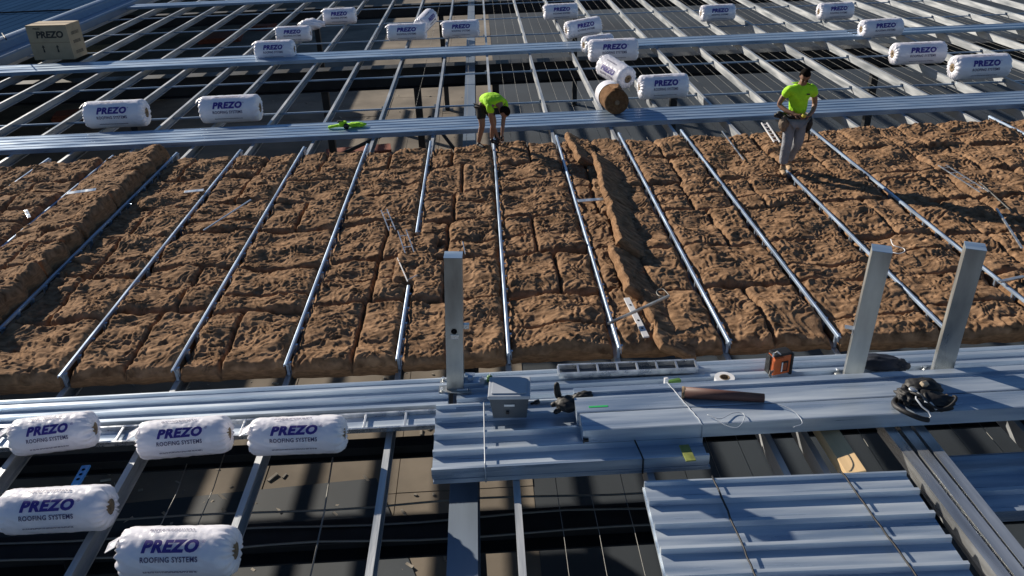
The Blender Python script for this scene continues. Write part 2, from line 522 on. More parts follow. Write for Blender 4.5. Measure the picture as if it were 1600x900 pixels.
# ------------------------------------------------------------------ finished roof on the left, capping
XR = -8.75
o = empty('finished_roof', (XR - 1, 20, 0))
p = MB()
prof = []
x = XR - .5
while x > -60:
    prof += [(x, .12), (x - .36, .12), (x - .38, .128), (x - .42, .128)]
    x -= .44
prof += [(-60, .02), (XR - .5, .02)]
p.prism(prof, 2, 90, 'Y')
q = p.build('sheeting', M['roof_blue'], o)
q.location = (-(XR - 1), -20, 0)
q = MB()
for yy in (33.0, 44.0):
    q.tube([(-40, yy, .18), (XR - .4, yy, .18)], .03, 6)
q = q.build('cable_run', M['black_steel'], o); q.location = (-(XR - 1), -20, 0)
tag(o, 'finished blue grey ribbed roof in the upper left corner', 'roof')
o = empty('edge_capping', (XR, 20, 0))
p = MB()
pr = [(XR - .5, .1)] + [(XR - .3 + .2 * math.cos(a), .22 + .12 * math.sin(a)) for a in np.linspace(math.pi, 0, 9)] + [(XR + .02, .05), (XR + .35, .03), (XR + .38, -.02), (XR + .38, -.25), (XR - .5, -.25)]
p.prism(pr, 2, 44, 'Y')
q = p.build('capping', M['capping'], o); q.location = (-XR, -20, 0)
tag(o, 'rounded blue grey capping between the finished roof and the open purlins', 'roof edge')
p = MB().tube([at(3, 52, .25), at(10, 62, .6)], .02, 6)
tag(p.build('safety_pin', M['black_steel']), 'small dark upright pin on the capping at the left edge', 'pin')

# ------------------------------------------------------------------ ribbed packs lying across the purlins
def rib_pack(name, x0, x1, y0, y1, zt, th, ribs, rh, rw, label, layers=4, skew=0.0, material='galv_pack', lipf=True, cat='sheet pack', slope=0.012, topw=.75):
    """stack of trapezoid sheets, ribs along X. y0 near, y1 far; zt top of the ribs"""
    o = empty(name, ((x0 + x1) / 2, (y0 + y1) / 2, zt - th))
    p = MB()
    pitch = (y1 - y0) / ribs
    zb = zt - rh
    lt = (th - rh) / layers
    for L in range(layers):
        a = x0 + random.uniform(-slope, slope)
        b = x1 + random.uniform(-slope, slope)
        top = zb - L * lt
        if L == 0:
            prof = [(y0, top - lt + .003), (y0, top)]
            for k in range(ribs):
                yy = y0 + pitch * k
                prof += [(yy + .004, zt), (yy + rw * topw, zt), (yy + rw, zb)]
                if k < ribs - 1:
                    prof += [(yy + pitch - .004, zb)]
            prof += [(y1 - .03, zb), (y1 - .02, zt - .3 * rh), (y1, zt - .3 * rh), (y1, top - lt + .003)]
            p.prism(prof, a, b, 'X')
        else:
            ins = random.uniform(0, .006)
            p.prism([(y0 + ins, top - lt + .003), (y0 + ins, top), (y1 - ins, top), (y1 - ins, top - lt + .003)], a, b, 'X')
    q = p.build('sheets', M[material], o)
    q.location = (-(x0 + x1) / 2, -(y0 + y1) / 2, -(zt - th))
    if skew: o.rotation_euler.z = skew
    tag(o, label, cat)
    return o


def strap(o, x0, x1, y0, y1, zt, zb, r, m_, wav=0.0, name='strap'):
    """band over a pack, in world coordinates"""
    n = 16
    pts = [(x0, y0 - .006, zb), (x0, y0 - .006, zt)]
    for k in range(1, n):
        t = k / n
        pts.append((x0 + (x1 - x0) * t + random.uniform(-wav, wav), y0 + (y1 - y0) * t, zt + .006))
    pts += [(x1, y1 + .006, zt), (x1, y1 + .006, zb)]
    q = MB().tube(pts, r, 5).build(name, M[m_], o)
    q.matrix_parent_inverse = Matrix.Translation(o.location).inverted()
    return q


ZT = -0.07
s1 = rib_pack('sheet_strip', -14, 19.5, 16.05, 17.0, ZT, .1, 5, .008, .13, 'long ribbed galvanised strip of sheets lying directly behind the workers', 3, R(.15), 'galv_x')
s2 = rib_pack('sheet_strip', -9.0, 16.9, 23.35, 24.35, ZT, .1, 3, .009, .26, 'long galvanised strip of sheets crossing behind the rows of white rolls', 3, R(-.1), 'galv_x')
s3 = rib_pack('sheet_strip', -8.8, 20, 34.9, 35.7, ZT, .1, 3, .03, .2, 'farthest strip of sheets crossing at the top of the picture', 3, 0, 'galv_x')
s4 = rib_pack('sheet_strip', 16.5, 32, 23.6, 24.3, ZT, .08, 2, .03, .26, 'galvanised strip of sheets continuing beyond the rightmost white rolls', 2, 0, 'galv_x')

dl = rib_pack('sheet_pack', -3.2, 5.37, 6.66, 7.16, -.05, .115, 3, .045, .07, 'long ribbed galvanised deck behind the three white rolls at lower left', 3)
dc = rib_pack('sheet_pack', 5.45, 12.5, 6.58, 7.2, -.04, .125, 4, .045, .07, 'ribbed galvanised deck running behind the orange radio and both right posts', 3)
da = rib_pack('sheet_pack', 5.25, 7.72, 5.62, 6.62, .0, .165, 4, .058, .045, 'short ribbed pack under the grey plastic box, tied with a pale strap', 4)
strap(da, 5.72, 5.72, 5.62, 6.62, .0, -.16, .007, 'lid')
strap(da, 7.12, 7.0, 5.62, 6.62, .0, -.16, .008, 'black')
dd = rib_pack('sheet_pack', 7.06, 9.3, 4.0, 5.33, .0, .165, 5, .05, .05, 'big ribbed pack at the lower right tied with two dark straps', 4, R(-1.2))
strap(dd, 7.72, 7.65, 4.0, 5.33, .0, -.16, .009, 'black', .006)
strap(dd, 8.88, 8.75, 4.0, 5.33, .0, -.16, .009, 'black', .006)

# pack B : two broad channels nested side by side, raised on pack A
o = empty('channel_pack', (6.6, 6.17, 0))
ZB = .15
for (ya, yb, nm, x0, x1) in ((5.875, 6.135, 'near_channel', 6.615, 13.0), (6.145, 6.39, 'far_channel', 6.59, 13.0)):
    p = MB()
    p.prism([(ya, ZB - .146), (ya, ZB - .004), (ya + .012, ZB), (yb - .012, ZB), (yb, ZB - .006), (yb, ZB - .146)], x0 - 6.6, x1 - 6.6, 'X')
    p2 = MB()
    q = p.build('channel', M['galv_pack'], o, (0, -6.17, 0))
p = MB().prism([(6.40, .0), (6.40, ZB - .03), (6.47, ZB - .03), (6.47, ZB - .006), (6.55, ZB - .006), (6.55, 0)], 0, 6.4, 'X')
p.build('channel', M['galv_pack'], o, (0, -6.17, 0))
strap(o, 7.70, 7.52, 5.875, 6.55, ZB, .0, .005, 'lid', .004)
MB().prism([(-.02, 0), (.16, 0), (.16, .003), (-.02, .003)], 6.21 - 6.17, 6.235 - 6.17, 'Y').build('green_marker', M['green'], o, (6.73 - 6.6, 0, ZB))
MB().box((0, 0, 0), (.05, .03, .02), bev=.003).build('end_clip', M['black'], o, (6.64 - 6.6, 5.86 - 6.17, .05))
MB().box((0, 0, 0), (.012, .02, .05), bev=.003).build('end_clip', M['black'], o, (6.62 - 6.6, 5.86 - 6.17, .05))
tag(o, 'long pack of broad galvanised channels with a green mark, laid across the right decks', 'channel pack')

# dark pack below at right and yellow labelled end piece
p = rib_pack('sheet_pack', 9.75, 12.5, 5.0, 5.75, -.25, .12, 3, .05, .06, 'shadowed blue sheet pack lying low under the right edge of the deck', 3)
o = MB().box((0, 0, 0), (.09, .22, .012), bev=.003)
c = at(1074, 708, .01)
o = o.build('labelled_offcut', M['yellow'], None, (c.x, c.y, .012), (0, 0, R(4)))
tag(o, 'flat yellow green offcut beside the right end of the middle pack', 'offcut')

# bright stack running away at lower right
for k, (dx, dz, ln, lab) in enumerate(((0, 0, 3.6, 'bright galvanised section, left one of three lying together at lower right'),
                                       (.11, .0, 3.5, 'bright galvanised section, middle one of three lying together at lower right'),
                                       (.22, -.01, 3.4, 'bright galvanised section, right one of three lying together at lower right'))):
    p = MB().prism(c_profile(.1, .12, .004, .022), 0, ln, 'Y')
    q = p.build('loose_section', M['galv_shiny'], None, (9.5 + dx, 2.4 + k * .08, -.03 + dz), (0, 0, R(1.5 - k * .5)))
    tag(q, lab, 'metal section', 'bright sections at lower right')
q = MB().box((0, 0, 0), (.17, .80, .15), rot=(0, R(-8), 0), bev=.006).build('timber_block', M['timber'], None, (8.92, 5.74, -.17 + .06), (0, 0, R(1)))
tag(q, 'short pine timber block sticking out below the deck', 'timber')

# ------------------------------------------------------------------ windowed cable tray along the left deck, and short one on the right
def tray(name, x0, y0, w, n, pitch, z, label, rz=0.0, h=.05, m_='galv_shiny', bm_='galv_pack'):
    o = empty(name, (x0, y0, z), rz)
    L = n * pitch
    MB().box((L / 2, 0, h / 2), (L, .025, h), bev=.003).build('side_rail', M[m_], o)
    MB().box((L / 2, w, h / 2), (L, .025, h), bev=.003).build('side_rail', M[m_], o)
    MB().box((L / 2, w / 2, .006), (L, w - .03, .004)).build('bottom', M[bm_], o)
    r0 = None
    for k in range(n + 1):
        if r0 is None:
            r0 = MB().box((0, w / 2, h * .75), (.022, w - .027, h * .4), bev=.002).build('rung', M[m_], o, (0, 0, 0)).data
        else:
            mesh_obj('rung', r0, o, (k * pitch, 0, 0))
    tag(o, label, 'tray')
    return o


tray('ladder_tray', 1.0, 6.36, .24, 11, .395, ZP + .06, 'long ladder tray with square openings running under the three left rolls')
tray('ladder_tray', 6.5, 7.0, .16, 7, .205, -.035, 'shallow slotted tray standing behind the black glove on the right deck', R(-1.2), .06, bm_='grey_pl')


# ------------------------------------------------------------------ rails over the insulation
bar_prof = [(-.023, -.012), (-.018, .014), (-.010, .02), (.010, .02), (.018, .014), (.023, -.012), (.016, -.012), (.012, .008), (-.012, .008), (-.016, -.012)]
br = MB()
br.box((.030, 0, -.06), (.006, .04, .10))
br.box((.034, 0, -.006), (.024, .03, .006))
br.box((.0, 0, -.09), (.03, .03, .15))
bro = br.build('bracket', M['rail'])
brme = bro.data
bpy.data.objects.remove(bro)


def rail(i, y0, y1, label):
    x = i * S
    o = empty('support_rail', (x, y0, 0.004))
    MB().prism(bar_prof, 0, y1 - y0, 'Y').build('bar', M['rail'], o)
    n = int((y1 - y0) / .36)
    for k in range(n + 1):
        mesh_obj('bracket', brme, o, (0, .08 + k * .36, 0))
    tag(o, label, 'rail', 'blue grey rails over the insulation')


for i in list(range(-4, 11)) + [13]:
    y0, y1 = YI0 - .08, YI1 + .25
    if i == 5: lab = 'support rail the bent worker grips, running down to the front edge'
    elif i == 13: lab = 'last support rail in the far right corner of the insulation'
    elif i < 5: lab = 'support rail over the insulation, %s to the left of the bent worker' % ORD[5 - i]
    else: lab = 'support rail over the insulation, %s to the right of the bent worker' % ORD[i - 5]
    if i == 4:
        rail(i, y0, 9.15, 'short support rail left of the near post, ending midway up the insulation')
        rail(i, 10.8, y1, 'support rail left of the bent worker, stopping beside the dropped clips')
        continue
    if i == 9:
        rail(i, y0, 12.75, 'support rail ending at the standing worker\'s boots')
        continue
    rail(i, y0, y1, lab)


# ------------------------------------------------------------------ insulation batts
def batt_mesh(w, d, th, seed, wr=1.0, splits=(), edge=.03, droop=.05, lumpy=1.0):
    """lumpy glass wool slab, local x 0..w, y 0..d, z -th..0"""
    st = .0135
    nx, ny = max(8, int(w / st)), max(8, int(d / st))
    u = np.linspace(0, 1, nx + 1)
    v = np.linspace(0, 1, ny + 1)
    U, V = np.meshgrid(u, v)
    X, Y = U * w, V * d
    ox, oy = seed * 7.31, seed * 3.77
    nX, nY = X + ox, Y + oy
    # lumps
    lump = noise(nX * 1.7, nY * 1.7, seed) * .11 + noise(nX * 4.2, nY * 4.2, seed + 1) * .030
    wx = noise(nX * 4, nY * 4, seed + 2) * .20
    wy = noise(nX * 4 + 9, nY * 4 + 4, seed + 3) * .20
    phi = noise((nX + wx) * 2.4, (nY + wy) * 1.9, seed + 12) + .22 * noise(nX * 6.5, nY * 6.5, seed + 13)
    fold = (.5 + .5 * np.sin(phi * 30 + seed)) ** 1.8
    phi2 = noise((nX - wy) * 3.1 + 40, (nY + wx) * 2.7, seed + 14) + .2 * noise(nX * 9, nY * 8, seed + 15)
    fold2 = (.5 + .5 * np.sin(phi2 * 36)) ** 2.5
    r1 = 1 - np.abs(noise((nX + wx) * 8, (nY + wy) * 6, seed + 4)) * 4.5
    r1 = np.clip(r1, 0, 1) ** 1.5
    m1 = np.clip(noise(nX * 2.2 + 3, nY * 2.2, seed + 6) * 2 + .5, 0, 1)
    m2 = np.clip(noise(nX * 2.6 + 23, nY * 2.6, seed + 16) * 2 + .35, 0, 1)
    dimple = -np.clip(noise(nX * 6, nY * 6, seed + 7) - .28, 0, 1) * .09
    h = lumpy * lump + wr * (m1 * fold * .021 + m2 * fold2 * .017 + r1 * .014 + dimple)
    h += wr * .0035 * noise(nX * 34, nY * 34, seed + 17)
    h += wr * .05 * np.clip(noise(nX * 1.3, nY * 6 + wx, seed + 18) - .2, 0, 1)
    eu = np.minimum(U, 1 - U) * w
    ev = np.minimum(V, 1 - V) * d
    h -= droop * .8 * np.exp(-(eu / .03) ** 1.6) + droop * 1.1 * np.exp(-(ev / .026) ** 1.8)
    for (ax, p_) in splits:
        q = (U - p_) * w if ax == 'x' else (V - p_) * d
        q = q + .02 * noise(nX * 3, nY * 3, 9)
        h -= .11 * np.exp(-(np.abs(q) / .020) ** 1.6)
    # wobble of the outline
    jx = edge * noise(nX * 0 + (U > .5) * 5 + ox, nY * 4, seed + 8) * (np.abs(U - .5) * 2) ** 4
    jy = edge * .9 * noise(nX * 4, (V > .5) * 5 + oy, seed + 9) * (np.abs(V - .5) * 2) ** 4
    P = np.stack([X + jx, Y + jy, h], -1).reshape(-1, 3)
    fs = []
    idx = np.arange((nx + 1) * (ny + 1)).reshape(ny + 1, nx + 1)
    a = idx[:-1, :-1].ravel(); b = idx[:-1, 1:].ravel(); c = idx[1:, 1:].ravel(); e = idx[1:, :-1].ravel()
    F_ = np.stack([a, b, c, e], -1)
    # skirt
    ring = np.concatenate([idx[0, :-1], idx[:-1, -1], idx[-1, :0:-1], idx[:0:-1, 0]])
    n = len(ring)
    cen = np.array([w / 2, d / 2])
    verts = [P]
    prev = ring
    faces = [F_]
    base = len(P)
    lv = [.25, .55, .8, 1.0]
    mats = [np.zeros(len(F_), int)]
    rp = P[ring]
    per = np.arange(n) * .03
    for k, t in enumerate(lv):
        q = rp.copy()
        q[:, 2] = rp[:, 2] * (1 - t) - th * t
        out = .014 * math.sin(t * math.pi) + .012 * noise(per * 3.1 + seed, per * 0 + t * 3, seed + k)
        dv = np.zeros((n, 2))
        dv[:, 0] = np.where(q[:, 0] < .02, -1, np.where(q[:, 0] > w - .02, 1, 0))
        dv[:, 1] = np.where(q[:, 1] < .02, -1, np.where(q[:, 1] > d - .02, 1, 0))
        q[:, :2] += dv * out[:, None]
        if t == 1.0: q[:, 2] += .02 * noise(per * 2 + seed, per * 0, 3)
        verts.append(q)
        cur = base + np.arange(n)
        faces.append(np.stack([prev, cur, np.roll(cur, -1), np.roll(prev, -1)], -1))
        mats.append(np.full(n, 1 if k > 0 else 0))
        prev = cur
        base += n
    V_ = np.concatenate(verts)
    F_ = np.concatenate(faces)
    me = bpy.data.meshes.new('batt')
    me.vertices.add(len(V_))
    me.vertices.foreach_set('co', V_.ravel())
    me.loops.add(F_.size)
    me.loops.foreach_set('vertex_index', F_.ravel())
    me.polygons.add(len(F_))
    me.polygons.foreach_set('loop_start', np.arange(0, F_.size, 4))
    me.polygons.foreach_set('loop_total', np.full(len(F_), 4))
    me.materials.append(M['batt'])
    me.materials.append(M['batt_cut'])
    me.polygons.foreach_set('material_index', np.concatenate(mats))
    me.polygons.foreach_set('use_smooth', np.ones(len(F_), bool))
    me.update()
    me.validate()
    return me


rows = [YI0, 8.80, 9.98, 11.25, 12.4, 13.65, YI1]
seed = 0
for i in range(-4, 15):
    off = random.uniform(-.08, .08)
    for r in range(6):
        seed += 1
        y0 = rows[r] + (off if 0 < r else random.uniform(-.05, .05)) + random.uniform(-.03, .03)
        y1 = rows[r + 1] + (off if r < 5 else random.uniform(-.1, .06)) + random.uniform(-.02, .02)
        x0, x1 = i * S + .045, (i + 1) * S - .045
        zt = -.012
        if i in (11, 12): x0 = i * S + .004
        if i in (10, 11, 12) and i != 12: x1 = (i + 1) * S - .004
        if i in (-1,): zt = .04; x1 -= .06
        if i in (-2,): zt = .05
        if i == 6: x1 = i * S + .62
        if i == 4 and 1 <= r <= 2:
            x0 -= .0
        spl = []
        if random.random() < .7: spl.append(('x', random.uniform(.35, .65)))
        if random.random() < .3: spl.append(('y', random.uniform(.3, .7)))
        me = batt_mesh(x1 - x0, y1 - y0 - .032, .165 + (zt + .035) + (.12 if i == -1 else 0), seed, 1.0, spl, edge=.10 if i == -1 else .04)
        o = mesh_obj('insulation_batt', me, None, (x0, y0, zt))
        if i == -1: o.rotation_euler = (0, R(-12), 0)
        rw = '%s row from the front' % ORD[r + 1]
        if i == 4: by = 'in the bay left of the bent worker'
        elif i == 5: by = 'in the bay right of the bent worker'
        elif i < 4: by = '%s bay left of the bent worker' % ORD[5 - i]
        else: by = '%s bay right of the bent worker' % ORD[i - 4]
        tag(o, 'brown wool batt, %s, %s' % (rw, by), 'insulation batt', 'insulation batts laid between the rails')
# batts bridging the gap of the interrupted rail
me = batt_mesh(.5, 1.45, .1, 301, .9)
o = mesh_obj('insulation_batt', me, None, (4 * S - .2, 9.25, .02))
tag(o, 'small brown batt filling the gap between the two broken rail lengths', 'insulation batt', 'insulation batts laid between the rails')
# second layer in bay 6: tilted smooth slabs
for k, (pn, pf, w_, a, zz, lab) in enumerate((((908, 246), (886, 205), .30, 30, .12, 'topmost loose tilted batt near the long sheet strip'),
                                              ((972, 376), (931, 236), .56, 36, .22, 'long smooth tilted batt with its pale cut edge facing left'),
                                              ((985, 447), (957, 380), .56, 35, .20, 'tilted smooth batt in the middle of the loose column'),
                                              ((1037, 534), (1003, 452), .42, 26, .10, 'nearest tilted loose batt under the long rod end'))):
    A, B = at(*pn, zz), at(*pf, zz)
    me = batt_mesh(w_, (B - A).length, .11, 330 + k, .40, [('y', .45)] if k == 1 else [], droop=.004, lumpy=.45, edge=.06)
    o = mesh_obj('loose_batt', me, None, A)
    o.rotation_mode = 'QUATERNION'
    o.rotation_quaternion = Quaternion((0, 0, 1), math.atan2(-(B.x - A.x), B.y - A.y)) @ Quaternion((0, 1, 0), R(a))
    tag(o, lab, 'insulation batt', 'loose tilted batts')
for r in range(6):
    seed += 1
    y0, y1 = rows[r], rows[r + 1]
    me = batt_mesh(.515, y1 - y0 - .02, .17, seed, .8)
    o = mesh_obj('insulation_batt', me, None, (6 * S + .64, y0, -.03))
    tag(o, 'narrow brown batt beside the tilted loose ones, %s row from the front' % ORD[r + 1], 'insulation batt', 'insulation batts laid between the rails')


# ------------------------------------------------------------------ lettering
def text_mesh(s, size, shear=0.0, bold=0.0, sx=1.0, space=1.0):
    cu = bpy.data.curves.new('lettering', 'FONT')
    cu.body = s
    cu.size = size
    cu.shear = shear
    cu.offset = bold
    cu.space_character = space
    cu.align_x = 'CENTER'
    cu.align_y = 'CENTER'
    cu.resolution_u = 3
    o = bpy.data.objects.new('tmp', cu)
    COL.objects.link(o)
    bpy.context.view_layer.update()
    dg = bpy.context.evaluated_depsgraph_get()
    me = bpy.data.meshes.new_from_object(o.evaluated_get(dg))
    bpy.data.objects.remove(o)
    if sx != 1.0:
        for v in me.vertices: v.co.x *= sx
    return me


def wrap(me, r, a0):
    """flat text in XY -> around the X axis cylinder, a0 = angle of its middle (0 = -Y, 90deg = up)"""
    bm = bmesh.new()
    bm.from_mesh(me)
    ys = [v.co.y for v in bm.verts]
    y = min(ys) + .008
    while y < max(ys):
        bmesh.ops.bisect_plane(bm, geom=bm.verts[:] + bm.edges[:] + bm.faces[:], plane_co=(0, y, 0), plane_no=(0, 1, 0), dist=1e-5)
        y += .012
    for v in bm.verts:
        a = a0 + v.co.y / r
        v.co = Vector((v.co.x, -math.cos(a) * r, math.sin(a) * r))
    out = bpy.data.meshes.new('lettering')
    bm.to_mesh(out)
    bm.free()
    return out


def fine_print(w, rows_, h):
    m_ = MB()
    for k in range(rows_):
        x = -w / 2
        while x < w / 2:
            l = random.uniform(.008, .035)
            m_.add([(x, -k * h * 1.6, 0), (min(x + l, w / 2), -k * h * 1.6, 0), (min(x + l, w / 2), -k * h * 1.6 + h, 0), (x, -k * h * 1.6 + h, 0)], [(0, 1, 2, 3)])
            x += l + .006
    o = m_.build('x', M['ink2'])
    me = o.data
    bpy.data.objects.remove(o)
    return me


def film_mesh(L, Rr, seed):
    seg, n = 108, 70
    rc = Rr * .33
    t = np.linspace(0, 1, n)
    prof = []
    cap = .16 * Rr
    # end profile: from core edge out over the shoulder
    e = [(-.02, rc), (-.055, rc * 1.25), (-.06, Rr * .5), (-.05, Rr * .75), (-.02, Rr * .92), (.03, Rr * .985)]
    prof = [(-L / 2 - x_ + .0, r_) for (x_, r_) in [(-.03 - .02, rc * .9)]]
    left = [(-L / 2 + .05, rc * .9), (-L / 2 + .01, rc * 1.1), (-L / 2, Rr * .45), (-L / 2 + .006, Rr * .65), (-L / 2 + .02, Rr * .82), (-L / 2 + .045, Rr * .94), (-L / 2 + .08, Rr * .99)]
    mid = [(x_, Rr) for x_ in np.linspace(-L / 2 + .11, L / 2 - .11, 48)]
    right = [(-x_, r_) for (x_, r_) in left[::-1]]
    prof = left + mid + right
    A = np.arange(seg) * 2 * np.pi / seg
    vs = []
    for k, (x_, r_) in enumerate(prof):
        endness = np.clip((abs(x_) - (L / 2 - .12)) / .12, 0, 1)
        pleat = .055 * Rr * endness * np.sin(A * 17 + seed + 2 * np.sin(A * 3 + seed)) * (r_ / Rr)
        cr = .006 * noise(np.cos(A) * 4 + seed * 3 + x_ * 7, np.sin(A) * 4 + x_ * 9, seed) + .004 * noise(A * 3, A * 0 + x_ * 24 + seed, seed + 1) * (1 + 2 * endness)
        rad = r_ + pleat * .6 + cr
        xx = x_ + np.sign(x_) * endness * .010 * np.sin(A * 17 + seed + 2 * np.sin(A * 3 + seed)) + endness * .016 * noise(A * 4, A * 0 + r_ * 30, seed + 3)
        for j in range(seg):
            a_ = A[j]
            f_ = 1.0
            z = math.sin(a_) * rad[j]
            y = math.cos(a_) * rad[j]
            if z < -Rr * .93: z = -Rr * .93
            vs.append((xx[j], y, z))
    fs = []
    for i in range(len(prof) - 1):
        for j in range(seg):
            fs.append([i * seg + j, i * seg + (j + 1) % seg, (i + 1) * seg + (j + 1) % seg, (i + 1) * seg + j])
    m_ = MB()
    m_.add(vs, fs, True)
    # loose film tail at one end
    tl = [(-L / 2 + .03, -.02, Rr * .95), (-L / 2 - .05, -.05, Rr * .78), (-L / 2 - .06, -.12, Rr * .62), (-L / 2 + .03, -.12, Rr * .9)]
    m_.add(tl + [(p_[0], p_[1], p_[2] - .006) for p_ in tl], [(0, 1, 2, 3), (7, 6, 5, 4), (0, 4, 5, 1), (1, 5, 6, 2), (2, 6, 7, 3), (3, 7, 4, 0)])
    o = m_.build('film', M['film'])
    me = o.data
    bpy.data.objects.remove(o)
    return me


def make_roll(L, Rr, seed, a0=R(50), scale_txt=1.0):
    root = empty('insulation_roll')
    mesh_obj('film_wrap', film_mesh(L, Rr, seed), root)
    for s_ in (-1, 1):
        c_ = MB()
        prof = [(s_ * (L / 2 - .05), Rr * .1), (s_ * (L / 2 - .012), Rr * .1), (s_ * (L / 2 - .01), Rr * .35), (s_ * (L / 2 - .06), Rr * .35)]
        c_.lathe(prof, 24, 'X', caps=False)
        c_.lathe([(s_ * (L / 2 - .045), 0.001), (s_ * (L / 2 - .045), Rr * .12)], 24, 'X', caps=False)
        c_.build('core', M['core'], root)
    t = L * .49
    me = text_mesh('PREZO', .3, .2, .017, 1, 1.12)
    w = max(v.co.x for v in me.vertices) - min(v.co.x for v in me.vertices)
    hh = max(v.co.y for v in me.vertices) - min(v.co.y for v in me.vertices)
    k = t / w
    th = Rr * .52
    for v in me.vertices:
        v.co.x *= k; v.co.y = v.co.y * th / hh + Rr * .16
    lg = wrap(me, Rr + .007, a0)
    lg.materials.append(M['ink'])
    mesh_obj('logo', lg, root)
    me = text_mesh('®', .06, 0, .0)
    for v in me.vertices: v.co.x = v.co.x * .6 + t / 2 + .035; v.co.y = v.co.y * .6 + th * .35 + Rr * .16
    lg = wrap(me, Rr + .007, a0)
    lg.materials.append(M['ink'])
    mesh_obj('registered_mark', lg, root)
    me = text_mesh('ROOFING SYSTEMS', .1, 0, .0025, 1, 1.1)
    w = max(v.co.x for v in me.vertices) - min(v.co.x for v in me.vertices)
    hh = max(v.co.y for v in me.vertices) - min(v.co.y for v in me.vertices)
    for v in me.vertices:
        v.co.x *= t * 1.0 / w; v.co.y = v.co.y * (Rr * .22 / hh) - Rr * .34
    lg = wrap(me, Rr + .007, a0)
    lg.materials.append(M['ink2'])
    mesh_obj('tagline', lg, root)
    me = fine_print(t * .95, 2, Rr * .028)
    for v in me.vertices: v.co.y += -Rr * .86
    lg = wrap(me, Rr + .008, a0)
    lg.materials.append(M['ink2'])
    mesh_obj('fine_print', lg, root)
    me = fine_print(t * .8, 2, Rr * .04)
    for v in me.vertices: v.co.y += Rr * .95; v.co.x += -.02
    lg = wrap(me, Rr + .008, a0)
    lg.materials.append(M['ink2'])
    mesh_obj('fine_print', lg, root)
    return root


# px, py (centre), length m, radius, yaw deg, base z, variant, label
RB = ZP
ROLLS = [
    (86, 677, .74, .175, 7, -.08, 'leftmost of three white rolls in line on the ladder tray'),
    (290, 683, .82, .178, 3, -.09, 'middle of three white rolls in line on the ladder tray'),
    (466, 680, .87, .175, -1, -.08, 'right roll of three on the tray, nearest the first post'),
    (91, 796, .90, .19, 0, RB, 'white roll cut close by the left edge, above the nearest roll'),
    (281, 862, .90, .197, -3, RB, 'nearest white roll at the bottom of the picture'),
    (183, 178, 1.30, .29, 0, RB, 'left one of two white rolls just behind the near sheet strip'),
    (361, 170, 1.28, .29, 0, RB, 'right one of two white rolls just behind the near sheet strip'),
    (430, 78, 1.12, .27, -1, RB, 'lowest of three stepped white rolls at upper left, on the farther strip'),
    (459, 53, 1.08, .24, 0, RB, 'middle of three stepped white rolls at upper left'),
    (531, 25, 1.12, .27, 2, RB, 'highest of three stepped white rolls at upper left'),
    (636, 50, 1.2, .26, 0, RB, 'white roll lying in front of the end-on one, top centre'),
    (665, 33, 1.0, .26, 68, RB, 'white roll pointing almost end-on at the top centre'),
    (720, 45, 1.15, .26, 1, RB, 'white roll left of the centre top, right of the end-on roll'),
    (876, 18, 1.15, .26, 3, RB, 'uppermost white roll of the heap right of centre'),
    (911, 43, 1.1, .26, 14, RB + .05, 'tilted white roll in the heap, just below the uppermost'),
    (934, 68, .9, .24, 20, RB, 'partly hidden white roll wedged in the middle of the heap'),
    (958, 78, 1.25, .28, -1, RB + .2, 'white roll lying on top in the middle of the heap'),
    (962, 112, 1.0, .27, -62, RB + .05, 'white roll turned end towards the camera above the brown roll'),
    (1036, 135, 1.1, .27, 2, RB, 'white roll right of the heap, just behind the near sheet strip'),
    (1121, 20, 1.1, .26, 3, RB, 'lone white roll at the top, between the heap and the right group'),
    (1305, 17, 1.1, .26, 2, RB, 'farthest white roll of the four at the upper right'),
    (1376, 44, 1.2, .26, 5, RB, 'second farthest white roll of the four at the upper right'),
    (1434, 83, 1.3, .27, 0, RB, 'third of the four upper right rolls, above the rightmost one'),
    (1530, 104, 1.3, .28, 1, RB, 'rightmost white roll near the right edge'),
]
protos = {}
for k, (px, py, L, Rr, yw, bz, lab) in enumerate(ROLLS):
    c = at(px, py, bz + Rr)
    dep = math.atan2(CAM.z - c.z, math.hypot(c.x - CAM.x, c.y - CAM.y))
    rt = make_roll(L, Rr, k * 3 + 1, dep + R(6))
    rt.location = c
    rt.rotation_euler = (0, 0, R(yw))
    tag(rt, 'PREZO'.lower() and lab, 'insulation roll', 'wrapped insulation rolls')
    if yw == 14: rt.rotation_euler = (0, R(-5), R(14))
    if yw == -62: rt.rotation_euler = (R(10), R(10), R(-62))
    if yw == 68: rt.rotation_euler = (0, R(-12), R(70))

# unwrapped brown roll, end towards camera
c = at(957, 153, ZT + .26)
o = empty('open_roll', c, R(96))
m_ = MB()
seg = 64
prof = [(-.38, .001), (-.38, .03), (-.36, .035)] + [(-.375 + .006 * math.sin(k * 2.2), .035 + k * .009) for k in range(1, 28)] + [(-.35, .29)] + [(x_, .295) for x_ in np.linspace(-.3, .42, 14)] + [(.45, .28), (.47, .01)]
m_.lathe(prof, seg, 'X')
for i_, v in enumerate(m_.v):
    nn = .008 * math.sin(v[1] * 31 + v[0] * 22) + .006 * math.sin(v[2] * 47 + v[0] * 15)
    m_.v[i_] = (v[0] + nn, v[1] * (1 + nn), v[2] * (1 + nn))
for i_, v in enumerate(m_.v): m_.v[i_] = (v[0], v[1] * .88, v[2] * .88)
m_.build('wool', M['tube_wool'], o)
m_ = MB()
m_.lathe([(.12, .272), (.25, .278), (.44, .27), (.48, .2), (.49, .05)], 40, 'X', caps=False)
m_.build('film_wrap', M['film'], o)
m_ = MB().lathe([(-.395, .02), (-.395, .05), (-.36, .05)], 20, 'X')
m_.build('core', M['core'], o)
fl = MB()
fl.add([(-.36, -.1, .28), (-.42, .0, .33), (-.40, .12, .29), (-.1, .12, .32), (-.1, -.1, .32)], [(0, 1, 2, 3, 4)])
